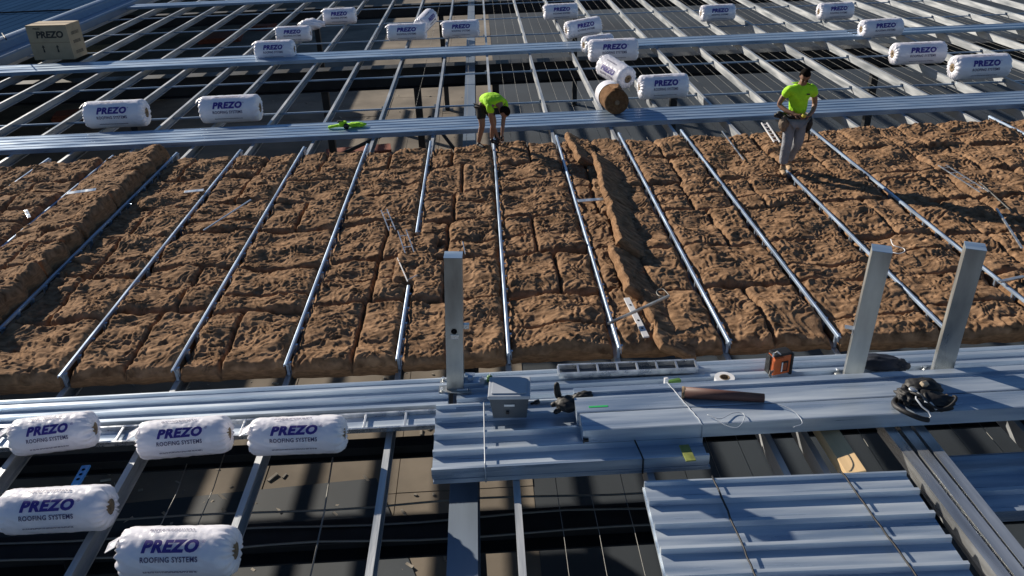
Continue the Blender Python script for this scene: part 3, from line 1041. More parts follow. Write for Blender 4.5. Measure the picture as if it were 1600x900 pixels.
fl.add([(-.36, -.1, .275), (-.42, .0, .325), (-.40, .12, .285), (-.1, .12, .315), (-.1, -.1, .315)], [(4, 3, 2, 1, 0)])
fl.build('torn_flap', M['batt_cut'], o)
tag(o, 'opened brown roll with its round cut end facing the camera', 'insulation roll')

# ------------------------------------------------------------------ carton
c = at(88, 92, ZP)
o = empty('cardboard_box', (c.x + .05, c.y + .25, ZP), R(-6))
W, D, H = 1.25, .75, 1.0
MB().box((0, 0, H / 2), (W, D, H), bev=.012).build('carton', M['carton'], o)
MB().box((0, 0, H + .003), (W * .98, .07, .003)).build('tape_strip', M['tape'], o)
MB().box((0, -D / 2 - .003, H * .5), (W, .004, .02)).build('seam', M['tape'], o)
MB().box((W * .0, -D / 2 - .002, H * .985), (W * .98, .004, .02)).build('flap_edge', M['tape'], o)
me = text_mesh('PREZO', .26, .15, .012, 1.05)
me.materials.append(M['carton_ink'])
mesh_obj('logo', me, o, (.05, -D / 2 - .004, H * .72), (R(90), 0, 0))
me = text_mesh('PREZO', .07, .15, .002)
me.materials.append(M['carton_ink'])
mesh_obj('small_logo', me, o, (-.3, -D / 2 - .004, H * .90), (R(90), 0, 0))
for x_ in (-.24, .2):
    a_ = MB()
    a_.add([(x_ - .03, -D / 2 - .004, .22), (x_ + .03, -D / 2 - .004, .22), (x_ + .012, -D / 2 - .004, .36), (x_ + .05, -D / 2 - .004, .36), (x_ - .0, -D / 2 - .004, .44), (x_ - .05, -D / 2 - .004, .36), (x_ - .02, -D / 2 - .004, .36)], [(0, 1, 2, 3, 4, 5, 6)])
    a_.build('arrow_mark', M['carton_ink'], o)
for z_ in (.2, .5, .75):
    fp = fine_print(.4, 3, .02)
    me2 = fp
    me2.materials.clear(); me2.materials.append(M['carton_ink'])
    mesh_obj('fine_print', me2, o, (W / 2 + .004, 0, z_), (R(90), 0, R(90)))
tag(o, 'large brown cardboard box standing on the purlins at the upper left', 'box')


# ------------------------------------------------------------------ posts
def post(px, py, tx, ty, rz, H, label, w=.172):
    base = at(px, py, ZT)
    # lean: where the top lies at height H
    top = at(tx, ty, ZT + H)
    o = empty('steel_post', base, 0)
    d = (top - base)
    d.y *= .35
    d.normalize()
    q = Vector((0, 0, 1)).rotation_difference(d)
    o.rotation_mode = 'QUATERNION'
    o.rotation_quaternion = q @ Quaternion((0, 0, 1), rz)
    t = .005
    p = MB()
    bm = bmesh.new()
    h = w / 2
    p.prism([(-h, -h), (h, -h), (h, h), (-h, h)], .012, H - .002, 'Z')
    ob = p.build('shaft', M['galv_post'], o)
    MB().box((0, 0, H), (w + .006, w + .006, .006), bev=.002).build('cap_plate', M['galv_x'], o)
    MB().box((0, 0, .006), (w + .16, w + .10, .012), bev=.002).build('base_plate', M['galv_post'], o)
    b0 = None
    for sx in (-1, 1):
        for sy in (-1, 1):
            if b0 is None:
                bb = MB().lathe([(0, .012), (.02, .012), (.02, .016), (.034, .016)], 6, 'Z', smooth=False)
                b0 = bb.build('bolt', M['galv_shiny'], o, (sx * (h + .05), sy * (h + .02), .012)).data
            else:
                mesh_obj('bolt', b0, o, (sx * (h + .05), sy * (h + .02), .012))
    tag(o, label, 'post')
    return o, h


P1, h = post(712, 604, 709, 384, R(-2), 1.46, 'left upright square steel post with a round hole, standing alone')
MB().lathe([(-.002, .001), (-.002, .03)], 20, 'Y', caps=True).build('hole', M['black'], P1, (.0, -h - .002, .68))
MB().box((0, 0, 0), (.085, .004, .05), bev=.004).build('fixing_plate', M['galv_shiny'], P1, (.005, -h - .004, .62))
MB().box((0, 0, 0), (.06, .05, .05), bev=.004).build('side_bracket', M['galv_shiny'], P1, (h + .03, .0, .70))
MB().box((0, 0, 0), (.10, .06, .006), bev=.002).build('side_bracket', M['galv_shiny'], P1, (h + .06, .05, .12))
P2, h = post(1330, 594, 1374, 384, R(-22), 1.46, 'middle steel post leaning right, with a small bracket on its left side')
MB().box((0, 0, 0), (.09, .07, .008), bev=.002).build('side_bracket', M['galv_shiny'], P2, (-h - .04, -.02, .60))
MB().box((0, 0, 0), (.008, .07, .06), bev=.002).build('bracket_web', M['galv_shiny'], P2, (-h - .005, -.02, .57))
P3, h = post(1468, 590, 1521, 382, R(-24), 1.46, 'right steel post leaning right, behind the black tool harness')
# end block below the first post, clamp
c = at(740, 600, -.04)
o = empty('end_clamp', (c.x, c.y, -.05), 0)
MB().box((0, 0, .03), (.22, .12, .06), bev=.004).build('body', M['galv_x'], o)
MB().box((.09, -.05, .09), (.05, .04, .07), bev=.004).build('jaw', M['galv_shiny'], o)
MB().box((-.03, 0, .08), (.05, .05, .05), bev=.004).build('jaw', M['galv_x'], o)
tag(o, 'small galvanised clamp between the left post and the grey plastic box', 'clamp')

# ------------------------------------------------------------------ grey plastic box
c = at(795, 652, .0)
KB = 1.15
o = empty('storage_box', (c.x + .02, c.y + .12, .0), R(-4))
m_ = MB()
bw, bd, bh = .37, .30, .235
m_.add([(-bw / 2 * .86, -bd / 2 * .86, .0), (bw / 2 * .86, -bd / 2 * .86, 0), (bw / 2 * .86, bd / 2 * .86, 0), (-bw / 2 * .86, bd / 2 * .86, 0),
        (-bw / 2, -bd / 2, bh), (bw / 2, -bd / 2, bh), (bw / 2, bd / 2, bh), (-bw / 2, bd / 2, bh)],
       [(0, 1, 2, 3), (4, 5, 6, 7), (0, 1, 5, 4), (1, 2, 6, 5), (2, 3, 7, 6), (3, 0, 4, 7)])
m_.build('tub', M['grey_pl'], o)
l_ = MB().box((0, 0, bh + .02), (bw + .03, bd + .03, .04), bev=.01)
l_.box((0, 0, bh + .045), (bw - .04, bd - .04, .012), bev=.004)
l_.build('lid', M['lid'], o)
MB().box((.0, -bd / 2 - .001, bh * .68), (.10, .006, .022), rot=(R(-6), 0, 0), bev=.002).build('label_plate', M['white_pl'], o)
MB().lathe([(0, .001), (0, .018), (.012, .016)], 14, 'Y').build('latch', M['black'], o, (-.02, -bd / 2 - .004, bh * .32))
tag(o, 'dark grey plastic box with a pale lid on the short ribbed pack', 'box')

# ------------------------------------------------------------------ soft things: helper built on skinned chains
def skin_obj(name, joints, edges, material, parent=None, sub=2, root=0):
    """joints: list of (x,y,z,rx[,ry])"""
    me = bpy.data.meshes.new(name)
    me.from_pydata([j[:3] for j in joints], edges, [])
    o = bpy.data.objects.new(name, me)
    COL.objects.link(o)
    md = o.modifiers.new('skin', 'SKIN')
    md.use_smooth_shade = True
    md.branch_smoothing = 0.4
    for k, j in enumerate(joints):
        sv = me.skin_vertices[0].data[k]
        sv.radius = (j[3], j[4] if len(j) > 4 else j[3])
        sv.use_root = (k == root)
    if sub:
        s_ = o.modifiers.new('sub', 'SUBSURF')
        s_.levels = sub
        s_.render_levels = sub
    bpy.context.view_layer.update()
    dg = bpy.context.evaluated_depsgraph_get()
    out = bpy.data.meshes.new_from_object(o.evaluated_get(dg))
    bpy.data.objects.remove(o)
    out.materials.clear()
    out.materials.append(material)
    out.polygons.foreach_set('use_smooth', np.ones(len(out.polygons), bool))
    return mesh_obj(name, out, parent)


def blob(name, material, parent, c, s, seed=1, amp=.12, rot=(0, 0, 0), f=6.0, flat=0.0):
    bm = bmesh.new()
    bmesh.ops.create_icosphere(bm, subdivisions=4, radius=1)
    q = Euler(rot).to_matrix()
    for v in bm.verts:
        p = v.co
        n_ = float(noise(np.array([p.x * f * .4 + seed * 3.1 + p.z * 1.7]), np.array([p.y * f * .4 + p.z * f * .3 + seed]), seed)[0])
        n2 = abs(float(noise(np.array([p.x * f + seed]), np.array([p.y * f + p.z * f * .7 + seed]), seed + 3)[0]))
        k = 1 + amp * 2 * n_ + amp * n2
        p = Vector((p.x * s[0] * k, p.y * s[1] * k, p.z * s[2] * k))
        if flat and p.z < -flat * s[2]: p.z = -flat * s[2]
        v.co = q @ p + Vector(c)
    me = bpy.data.meshes.new(name)
    bm.to_mesh(me); bm.free()
    me.materials.append(material)
    me.polygons.foreach_set('use_smooth', np.ones(len(me.polygons), bool))
    return mesh_obj(name, me, parent)


# black gloves / sleeve
c = at(880, 634, .02)
o = empty('work_glove', (c.x, c.y, .0), R(-10))
blob('palm', M['black'], o, (.03, -.02, .05), (.085, .075, .05), 41, .10, flat=.9)
blob('cuff', M['black'], o, (.13, .03, .07), (.085, .05, .045), 43, .14, flat=.95, rot=(0, R(-12), R(14)))
skin_obj('finger', [(-.03, .03, .05, .03), (-.045, .04, .10, .026), (-.05, .045, .15, .023), (-.048, .05, .185, .017)], [(0, 1), (1, 2), (2, 3)], M['black'], o)
skin_obj('finger', [(-.02, -.02, .04, .026), (-.065, -.025, .05, .022), (-.085, -.04, .03, .018)], [(0, 1), (1, 2)], M['black'], o)
skin_obj('finger', [(-.01, -.06, .03, .026), (-.045, -.085, .025, .020), (-.055, -.105, .02, .016)], [(0, 1), (1, 2)], M['black'], o)
tag(o, 'crumpled black glove right of the grey plastic box', 'glove')
c = at(838, 630, .02)
o = empty('spray_nozzle', (c.x, c.y, .0), R(20))
MB().lathe([(-.06, .012), (-.02, .014), (-.015, .024), (.03, .026), (.035, .01)], 14, 'X', c=(0, 0, .03)).build('nozzle', M['black_gloss'], o)
tag(o, 'small round black fitting between the grey box and the glove', 'fitting')

# tape roll
c = at(1132, 592, .0)
o = empty('tape_roll', (c.x, c.y, -.035), 0)
MB().lathe([(0, .05), (0, .10), (.055, .10), (.055, .05), (0, .05)], 40, 'Z', smooth=False, caps=False).build('tape', M['white_pl'], o)
MB().lathe([(0, .043), (0, .05), (.058, .05), (.058, .043), (0, .043)], 32, 'Z', smooth=False, caps=False).build('core', M['core'], o)
tag(o, 'white roll of tape lying flat right of the slotted tray', 'tape')

# brown tube
a, b = at(1066, 613, .2), at(1194, 622, .19)
o = empty('cardboard_tube', a)
ax = (b - a)
q = ax.to_track_quat('X', 'Z')
o.rotation_mode = 'QUATERNION'
o.rotation_quaternion = q
L_ = ax.length
MB().lathe([(0, .046), (0, .056), (L_, .042), (L_, .034), (L_ - .02, .034), (L_ - .03, .002)], 28, 'X', caps=False).build('tube', M['tube'], o)
MB().lathe([(-.003, .049), (-.003, .058), (.02, .058)], 28, 'X', caps=False).build('rim', M['core'], o)
MB().lathe([(.04, .001), (.04, .045)], 28, 'X', caps=False).build('inside', M['black'], o)
tag(o, 'dark brown tapering cardboard tube lying on the channel pack', 'tube')
c = at(1040, 606, .0)
o = empty('plastic_clip', (c.x, c.y, .02), R(15))
MB().box((0, 0, .05), (.04, .03, .10), bev=.006).build('white_end', M['white_pl'], o)
MB().box((.09, .0, .03), (.14, .05, .05), bev=.012).build('green_end', mat('olive_green_plastic', (.09, .2, .04), .5), o)
tag(o, 'small white and green piece left of the brown tube', 'clip')
c = at(765, 590, .0)
o = empty('green_cap', (c.x, c.y, -.05), 0)
MB().lathe([(0, .03), (.06, .03), (.075, .02)], 16, 'Z').build('cap', mat('dark_green_plastic', (.05, .16, .04), .5), o)
MB().tube([(0, 0, .06), (.01, 0, .1)], .006, 6).build('pin', M['white_pl'], o)
tag(o, 'small green cap standing behind the grey plastic box', 'cap')

# wire loops lying on the channel pack
def cable(name, pts, z, r, m_, label, cat='cable'):
    P = [at(p[0], p[1], z) for p in pts]
    # smooth
    out = []
    for i in range(len(P) - 1):
        p0, p1, p2, p3 = P[max(i - 1, 0)], P[i], P[i + 1], P[min(i + 2, len(P) - 1)]
        for k in range(6):
            t = k / 6
            out.append(.5 * ((2 * p1) + (-p0 + p2) * t + (2 * p0 - 5 * p1 + 4 * p2 - p3) * t * t + (-p0 + 3 * p1 - 3 * p2 + p3) * t ** 3) + Vector((0, 0, .006 * math.sin(i * 1.9 + t * 2))))
    out.append(P[-1])
    return tag(MB().tube(out, r, 6).build(name, M[m_]), label, cat)


cable('loose_cable', [(1105, 648), (1125, 655), (1145, 645), (1160, 645), (1163, 655), (1152, 668), (1130, 662), (1115, 652)], ZB + .02, .004, 'lid', 'looped pale cable lying below the brown tube')
cable('loose_cable', [(1208, 630), (1235, 640), (1250, 652), (1253, 662), (1240, 668)], ZB + .02, .004, 'lid', 'short curved pale cable lying right of the brown tube')
o = MB().lathe([(0, .05), (.012, .048), (.014, .04), (.006, .03), (.006, .001)], 24, 'Z', caps=False)
c = at(1280, 601, -.035)
tag(o.build('bottle_cap', M['white_pl'], None, (c.x, c.y, -.035)), 'flat white plastic disc left of the middle post', 'disc')
c = at(1297, 598, .0)
o = empty('crumpled_film', (c.x, c.y, -.01))
blob('film', M['film'], o, (0, 0, .02), (.045, .03, .035), 5, .25)
tag(o, 'crumpled clear film at the foot of the middle post', 'film')

# radio
c = at(1212, 583, -.04)
o = empty('site_radio', (c.x, c.y, -.04), R(14))
MB().box((.02, 0, .13), (.20, .12, .23), bev=.02).build('casing', M['orange'], o)
MB().box((.13, 0, .12), (.03, .135, .25), bev=.01).build('side_guard', M['black'], o)
MB().box((-.085, .03, .12), (.02, .08, .22), bev=.008).build('side_guard', M['black'], o)
MB().box((.02, .0, .25), (.2, .12, .03), bev=.012).build('top_guard', M['black'], o)
MB().box((.045, -.064, .115), (.075, .012, .12), bev=.004).build('front_panel', M['black'], o)
MB().box((.045, -.069, .115), (.045, .010, .085), bev=.003).build('speaker_grille', mat('rust_orange', (.30, .07, .02), .6), o)
MB().box((-.03, -.05, .215), (.10, .05, .05), rot=(R(20), 0, 0), bev=.008).build('top_pod', M['orange'], o)
MB().box((.012, -.072, .115), (.012, .006, .11)).build('trim', M['white_pl'], o)
MB().tube([(-.09, -.04, .24), (-.10, -.06, .30), (-.06, -.06, .31), (-.01, -.05, .26)], .008, 6).build('handle', M['white_pl'], o)
for k_ in range(3):
    MB().tube([(-.08 - .02 * k_, -.07, .1), (-.13 - .01 * k_, -.10, .07), (-.12, -.12 - .01 * k_, .01), (-.17 + .02 * k_, -.13, .01)], .006, 6).build('lead', M['wire'], o)
tag(o, 'orange and black site radio standing on the back deck', 'radio')

# dark bag behind posts
c = at(1372, 573, -.03)
o = empty('tool_bag', (c.x, c.y, -.03), R(-12))
m_b = mat('navy_cloth', (.012, .018, .035), .7, 0, .3, 8, .4, 20)
blob('bag', m_b, o, (0, 0, .05), (.24, .10, .09), 3, .12, flat=.6)
blob('bag_end', m_b, o, (.20, -.01, .04), (.09, .07, .06), 8, .2, flat=.6)
blob('metal_tip', M['galv_shiny'], o, (.22, -.05, .06), (.025, .02, .02), 9, .2)
tag(o, 'low dark blue cloth bag between the two right posts', 'bag')
# harness / tool pouch
c = at(1438, 640, ZB)
o = empty('tool_harness', (c.x, c.y, ZB), R(-8))
blob('pouch', M['black'], o, (.08, .03, .06), (.16, .09, .075), 11, .10, rot=(0, 0, R(-12)), flat=.75)
blob('pouch', M['black'], o, (.05, .16, .08), (.15, .09, .085), 14, .10, flat=.8)
blob('pouch', M['leather'], o, (.16, .02, .07), (.05, .06, .05), 21, .2)
blob('padding', M['black'], o, (-.08, .10, .06), (.07, .10, .06), 17, .25)
m_ = MB().tube([(-.02 + .15 * math.cos(a) - .02, .0 + .16 * math.sin(a), .03 + .02 * math.sin(2 * a)) for a in np.linspace(1.7, 5.0, 22)], .02, 8)
m_.build('belt', M['black'], o)
for q_ in range(3):
    lp = MB().tube([(.02 + .05 * q_ + (.09 + .01 * q_) * math.cos(a), .08 - .04 * q_ + (.10 - .01 * q_) * math.sin(a), .10 + .03 * math.sin(a * 2 + q_)) for a in np.linspace(.4 + q_, 4.6 + q_, 20)], .011, 6)
    lp.build('webbing_loop', M['black'] if q_ != 1 else M['grey_pl'], o)
m_ = MB().tube([(-.03, .06, .12), (-.05, .0, .10), (-.02, -.06, .07), (.02, -.09, .05), (.03, -.13, .03), (.0, -.15, .02)], .008, 6)
m_.build('strap', M['lid'], o)
m_ = MB().tube([(.0, -.03, .10), (.04, -.05, .10), (.08, -.08, .06)], .009, 6)
m_.build('strap', M['lid'], o)
m_ = MB().lathe([(0, .001), (.002, .03), (-.008, .036)], 20, 'Z', c=(-.05, .08, .135))
m_.build('buckle', M['galv_shiny'], o)
MB().box((.03, .10, .17), (.06, .04, .03), rot=(.3, .2, .5), bev=.008).build('patch', mat('cream_cloth', (.5, .4, .28), .8), o)
tag(o, 'black tool harness with pouches and pale straps in front of the right post', 'tool harness')

# ------------------------------------------------------------------ bits lying on the insulation
def bar(name, p0, p1, z0, z1, w, h, m_, label, cat, rungs=0, two=0.0, holes=0):
    a, b = at(*p0, z0), at(*p1, z1)
    o = empty(name, a)
    d = b - a
    o.rotation_mode = 'QUATERNION'
    o.rotation_quaternion = d.to_track_quat('X', 'Z')
    L = d.length
    if two:
        for s_ in (-1, 1):
            MB().box((L / 2, s_ * two / 2, 0), (L, w, h)).build('side_rail', M[m_], o)
        for k in range(rungs):
            MB().box((L * (k + .5) / rungs, 0, 0), (w, two - w, h * .8)).build('rung', M[m_], o)
    else:
        MB().box((L / 2, 0, 0), (L, w, h), bev=min(w, h) * .2).build('bar', M[m_], o)
        for k in range(holes):
            MB().lathe([(0, .001), (0, w * .2)], 12, 'Z', c=(L * (k + 1) / (holes + 1), 0, h / 2 + .003)).build('hole', M['black'], o)
    return tag(o, label, cat)


bar('clip_strip', (600, 328), (613, 360), .08, .05, .014, .012, 'galv_shiny', 'small ladder-like clip dropped above the broken rail', 'clip', 3, .09)
bar('clip_strip', (628, 360), (640, 395), .08, .06, .014, .012, 'galv_shiny', 'second dropped clip, just above the gap of the broken rail', 'clip', 2, .12)
bar('clip_strip', (621, 403), (637, 440), .07, .06, .014, .012, 'white_pl', 'thin pale clip strip just above the short rail end', 'clip')
bar('clip_strip', (638, 437), (652, 430), .07, .07, .014, .012, 'galv_shiny', 'tiny clip lying by the end of the pale strip', 'clip')
bar('bracket_strip', (723, 378), (727, 397), .07, .06, .012, .02, 'galv_shiny', 'short bracket standing right behind the top of the left post', 'bracket')
bar('long_rod', (950, 506), (1046, 462), .10, .22, .028, .028, 'galv_post', 'long pale rod lying diagonally over the white bracket', 'rod')
bar('white_bracket', (979, 466), (1010, 527), .10, .02, .07, .02, 'white_pl', 'flat white perforated bracket under the diagonal rod', 'bracket', holes=4)
cable('wire_hook', [(1046, 462), (1035, 452), (1026, 455), (1030, 462), (1042, 464)], .2, .006, 'wire', 'small wire loop at the raised end of the diagonal rod', 'wire hook')
cable('wire_hook', [(1392, 374), (1396, 384), (1412, 388), (1413, 393), (1404, 397), (1393, 394)], .08, .007, 'white_pl', 'white bent wire hook beside the top of the middle post', 'wire hook')
bar('sheet_offcut', (903, 314), (943, 311), .05, .05, .10, .012, 'galv_shiny', 'shiny folded metal offcut on the wool left of the tilted batts', 'offcut')
bar('ladder_clip', (1472, 258), (1538, 300), .05, .06, .016, .014, 'galv_shiny', 'thin ladder-shaped strip lying at the right, beyond the right post', 'clip', 5, .13)
bar('ladder_clip', (1530, 284), (1580, 330), .05, .06, .012, .014, 'wire', 'slim strip continuing from the ladder-shaped one at the right', 'clip')
bar('bracket_strip', (1557, 326), (1597, 388), .06, .06, .03, .02, 'galv_shiny', 'narrow bright bar near the right edge of the insulation', 'bracket')
bar('bracket_strip', (1562, 440), (1600, 432), .06, .06, .05, .02, 'galv_shiny', 'flat bright plate at the right edge of the insulation', 'bracket')
bar('white_ladder', (1194, 192), (1214, 222), .05, .06, .02, .02, 'white_pl', 'short white ladder strip left of the standing worker', 'ladder strip', 6, .10)
bar('bracket_strip', (1128, 205), (1162, 250), .06, .05, .02, .02, 'galv_shiny', 'slim bar halfway between two rails left of the standing worker', 'bracket')
bar('thin_rod', (318, 360), (392, 312), .10, .10, .022, .016, 'galv_pack', 'thin dark rod lying across wool in the left part', 'rod')
bar('thin_rod', (288, 300), (318, 297), .06, .06, .10, .014, 'galv_shiny', 'short flat metal piece on the wool in the upper left part', 'metal piece')
bar('thin_rod', (105, 302), (150, 296), .24, .24, .12, .010, 'galv_shiny', 'blue reflecting offcut on the raised wool at the far left', 'offcut')
bar('thin_rod', (40, 328), (46, 340), .10, .10, .05, .010, 'galv_shiny', 'tiny offcut beside the leftmost rails', 'offcut')
bar('blue_spirit_level', (118, 758), (135, 728), -.12, -.12, .08, .02, 'blue', 'blue slotted tool lying between rolls at the lower left', 'tool', holes=3)

# power tool with hi-vis cloth on the near strip
c = at(533, 200, ZT)
o = empty('power_tool', (c.x, c.y, ZT), R(4))
m_g = M['hivis']
MB().box((-.12, 0, .05), (.28, .07, .05), rot=(0, R(-8), 0), bev=.015).build('barrel', m_g, o)
MB().box((.05, -.02, .09), (.16, .10, .12), bev=.03).build('motor', m_g, o)
MB().box((.0, -.02, .14), (.12, .06, .04), bev=.015).build('grip', M['black'], o)
MB().lathe([(0, .001), (0, .06), (.04, .055), (.04, .001)], 20, 'Y', c=(.12, -.12, .06)).build('battery', M['black_gloss'], o)
tag(o, 'green and black power tool lying on the near sheet strip', 'power tool')
c = at(556, 198, ZT)
o = empty('hi_vis_cloth', (c.x, c.y, ZT + .005), R(3))
blob('cloth', m_g, o, (.0, 0, .04), (.21, .10, .045), 4, .2, flat=.8)
tag(o, 'folded lime cloth beside the power tool on the sheet strip', 'cloth')
o = empty('foam_wrap', at(488, 45, ZP), 0)
blob('film', M['film'], o, (0, 0, .15), (.42, .25, .16), 6, .25)
tag(o, 'crumpled white film behind the stepped white rolls', 'film')


# ------------------------------------------------------------------ people
def hand(wrist, direction, curl, side, palm_n):
    """one palm, four fingers and a thumb, as skin chains; returns joints, edges (first joint = wrist)"""
    d = Vector(direction).normalized()
    n = Vector(palm_n).normalized()
    s_ = d.cross(n).normalized() * side
    w = Vector(wrist)
    J = [(*w, .026, .020), (*(w + d * .045), .034, .016), (*(w + d * .085), .036, .014)]
    E = [(0, 1), (1, 2)]
    for k, (o_, ln) in enumerate(((-.030, .062), (-.010, .074), (.010, .070), (.029, .054))):
        p0 = w + d * .088 + s_ * o_
        d1 = (d * math.cos(curl * .5) + n * math.sin(curl * .5))
        d2 = (d * math.cos(curl * 1.2) + n * math.sin(curl * 1.2))
        d3 = (d * math.cos(curl * 1.8) + n * math.sin(curl * 1.8))
        b0 = len(J)
        p1 = p0 + d1 * ln * .45
        p2 = p1 + d2 * ln * .33
        p3 = p2 + d3 * ln * .27
        J += [(*p0, .010), (*p1, .0095), (*p2, .009), (*p3, .008)]
        E += [(2, b0), (b0, b0 + 1), (b0 + 1, b0 + 2), (b0 + 2, b0 + 3)]
    t0 = w + d * .03 - s_ * .030
    t1 = t0 + (d * .6 - s_ * .7 + n * .3) * .035
    t2 = t1 + (d * .9 - s_ * .1 + n * .5) * .03
    b0 = len(J)
    J += [(*t0, .014), (*t1, .012), (*t2, .010)]
    E += [(1, b0), (b0, b0 + 1), (b0 + 1, b0 + 2)]
    return J, E


def merge(J, E, J2, E2, attach):
    b = len(J)
    J += J2
    E += [(a + b, c + b) for a, c in E2]
    E.append((attach, b))


def head_parts(root, c, look, up, tilt_obj=None):
    """hair cap, ears, nose and eyes, placed round the head centre c looking along 'look'"""
    look = Vector(look).normalized()
    up = Vector(up).normalized()
    side = look.cross(up).normalized()
    up = side.cross(look).normalized()
    Q = Matrix((side, look, up)).transposed()
    def P(x, y, z): return Vector(c) + Q @ Vector((x, y, z))
    bm = bmesh.new()
    bmesh.ops.create_icosphere(bm, subdivisions=4, radius=1)
    kill = []
    for v in bm.verts:
        p = v.co.copy()
        if p.z < .42 and p.y > .12 or p.z < -.45 or (p.y > .72 and p.z < .5):
            kill.append(v)
        n_ = float(noise(np.array([p.x * 5 + 3.3]), np.array([p.y * 5 + p.z * 4]), 2)[0])
        v.co = P(p.x * .083 * (1 + .08 * n_), p.y * .103 * (1 + .06 * n_) - .006, p.z * .120 * (1 + .05 * n_) + .006)
    bmesh.ops.delete(bm, geom=kill, context='VERTS')
    me = bpy.data.meshes.new('hair')
    bm.to_mesh(me); bm.free()
    me.materials.append(M['hair'])
    me.polygons.foreach_set('use_smooth', np.ones(len(me.polygons), bool))
    mesh_obj('hair', me, root)
    e = MB()
    for s_ in (-1, 1):
        e2 = MB().lathe([(-.006, .004), (-.003, .012), (.003, .012), (.006, .004)], 12, 'Y')
        e.add([P(s_ * .030 + v[0], .083 + v[1] * .6, .008 + v[2] * .6) for v in e2.v], e2.f, True)
    e.build('eyes', M['black_gloss'], root)
    return P


def person_body(name_parts):
    pass


def head_mesh_joints(neck, hc, look, up):
    """skull, jaw, nose, ears as additional joints (as extra chains)"""
    look = Vector(look).normalized(); up = Vector(up).normalized()
    side = look.cross(up).normalized()
    c = Vector(hc)
    J = [(*(c - up * .075 + look * .012), .058, .056), (*(c - up * .015 + look * .005), .078, .088), (*(c + up * .05), .076, .092), (*(c + up * .085), .058, .07)]
    E = [(0, 1), (1, 2), (2, 3)]
    b = len(J)
    J += [(*(c - up * .012 + look * .085), .013, .013), (*(c - up * .028 + look * .104), .012, .012)]
    E += [(1, b), (b, b + 1)]
    b = len(J)
    J += [(*(c - up * .075 + look * .070), .030, .018)]
    E += [(0, b)]
    for s_ in (-1, 1):
        b = len(J)
        J += [(*(c + side * s_ * .082 - up * .01), .010, .016)]
        E += [(1, b)]
    return J, E


def make_person(loc, rz, sk, label, cloth_fn):
    root = empty('person', loc, rz)
    J, E = sk['J'], sk['E']
    skin_obj('body', J, E, M['skin'], root, 2, sk.get('root', 0))
    head_parts(root, sk['head'], sk['look'], sk['hup'])
    cloth_fn(root)
    tag(root, label, 'person')
    return root


# standing worker ------------------------------------------------
pel, spn, chs, nek = (0, 0, .95), (0.005, 0, 1.12), (.01, -.02, 1.32), (.015, -.045, 1.475)
hc = Vector((.02, -.10, 1.60))
look = Vector((-.12, -.78, -.62)); hup = Vector((0, -.55, .85))
J = [(*pel, .12, .095), (*spn, .11, .085), (*chs, .12, .09), (*nek, .055, .055)]
E = [(0, 1), (1, 2), (2, 3)]
hJ, hE = head_mesh_joints(nek, hc, look, hup)
merge(J, E, hJ, hE, 3)
def limb(J, E, start, pts):
    prev = start
    ids = []
    for p in pts:
        J.append(p)
        E.append((prev, len(J) - 1))
        prev = len(J) - 1
        ids.append(prev)
    return ids
aL = limb(J, E, 2, [(-.16, -.01, 1.385, .045), (-.24, .02, 1.25, .05), (-.29, .04, 1.12, .043), (-.20, -.09, 1.06, .038), (-.10, -.20, 1.03, .028)])
h1, e1 = hand((-.10, -.20, 1.03), (.85, -.45, -.05), .9, 1, (.3, .5, -.7))
merge(J, E, h1[1:], [(a - 1, b - 1) for a, b in e1 if a > 0], aL[-1])
aR = limb(J, E, 2, [(.18, -.01, 1.385, .045), (.25, .02, 1.25, .05), (.275, .03, 1.11, .043), (.22, -.09, 1.04, .038), (.13, -.19, 1.00, .028)])
h2, e2 = hand((.13, -.19, 1.00), (-.85, -.45, .05), .9, -1, (-.3, .5, -.7))
merge(J, E, h2[1:], [(a - 1, b - 1) for a, b in e2 if a > 0], aR[-1])
lL = limb(J, E, 0, [(-.09, 0, .88, .085), (-.11, -.06, .5, .055), (-.12, -.03, .3, .05), (-.12, -.02, .1, .036)])
lR = limb(J, E, 0, [(.09, 0, .88, .085), (.08, -.01, .5, .055), (.04, .12, .3, .05), (.03, .20, .1, .036)])
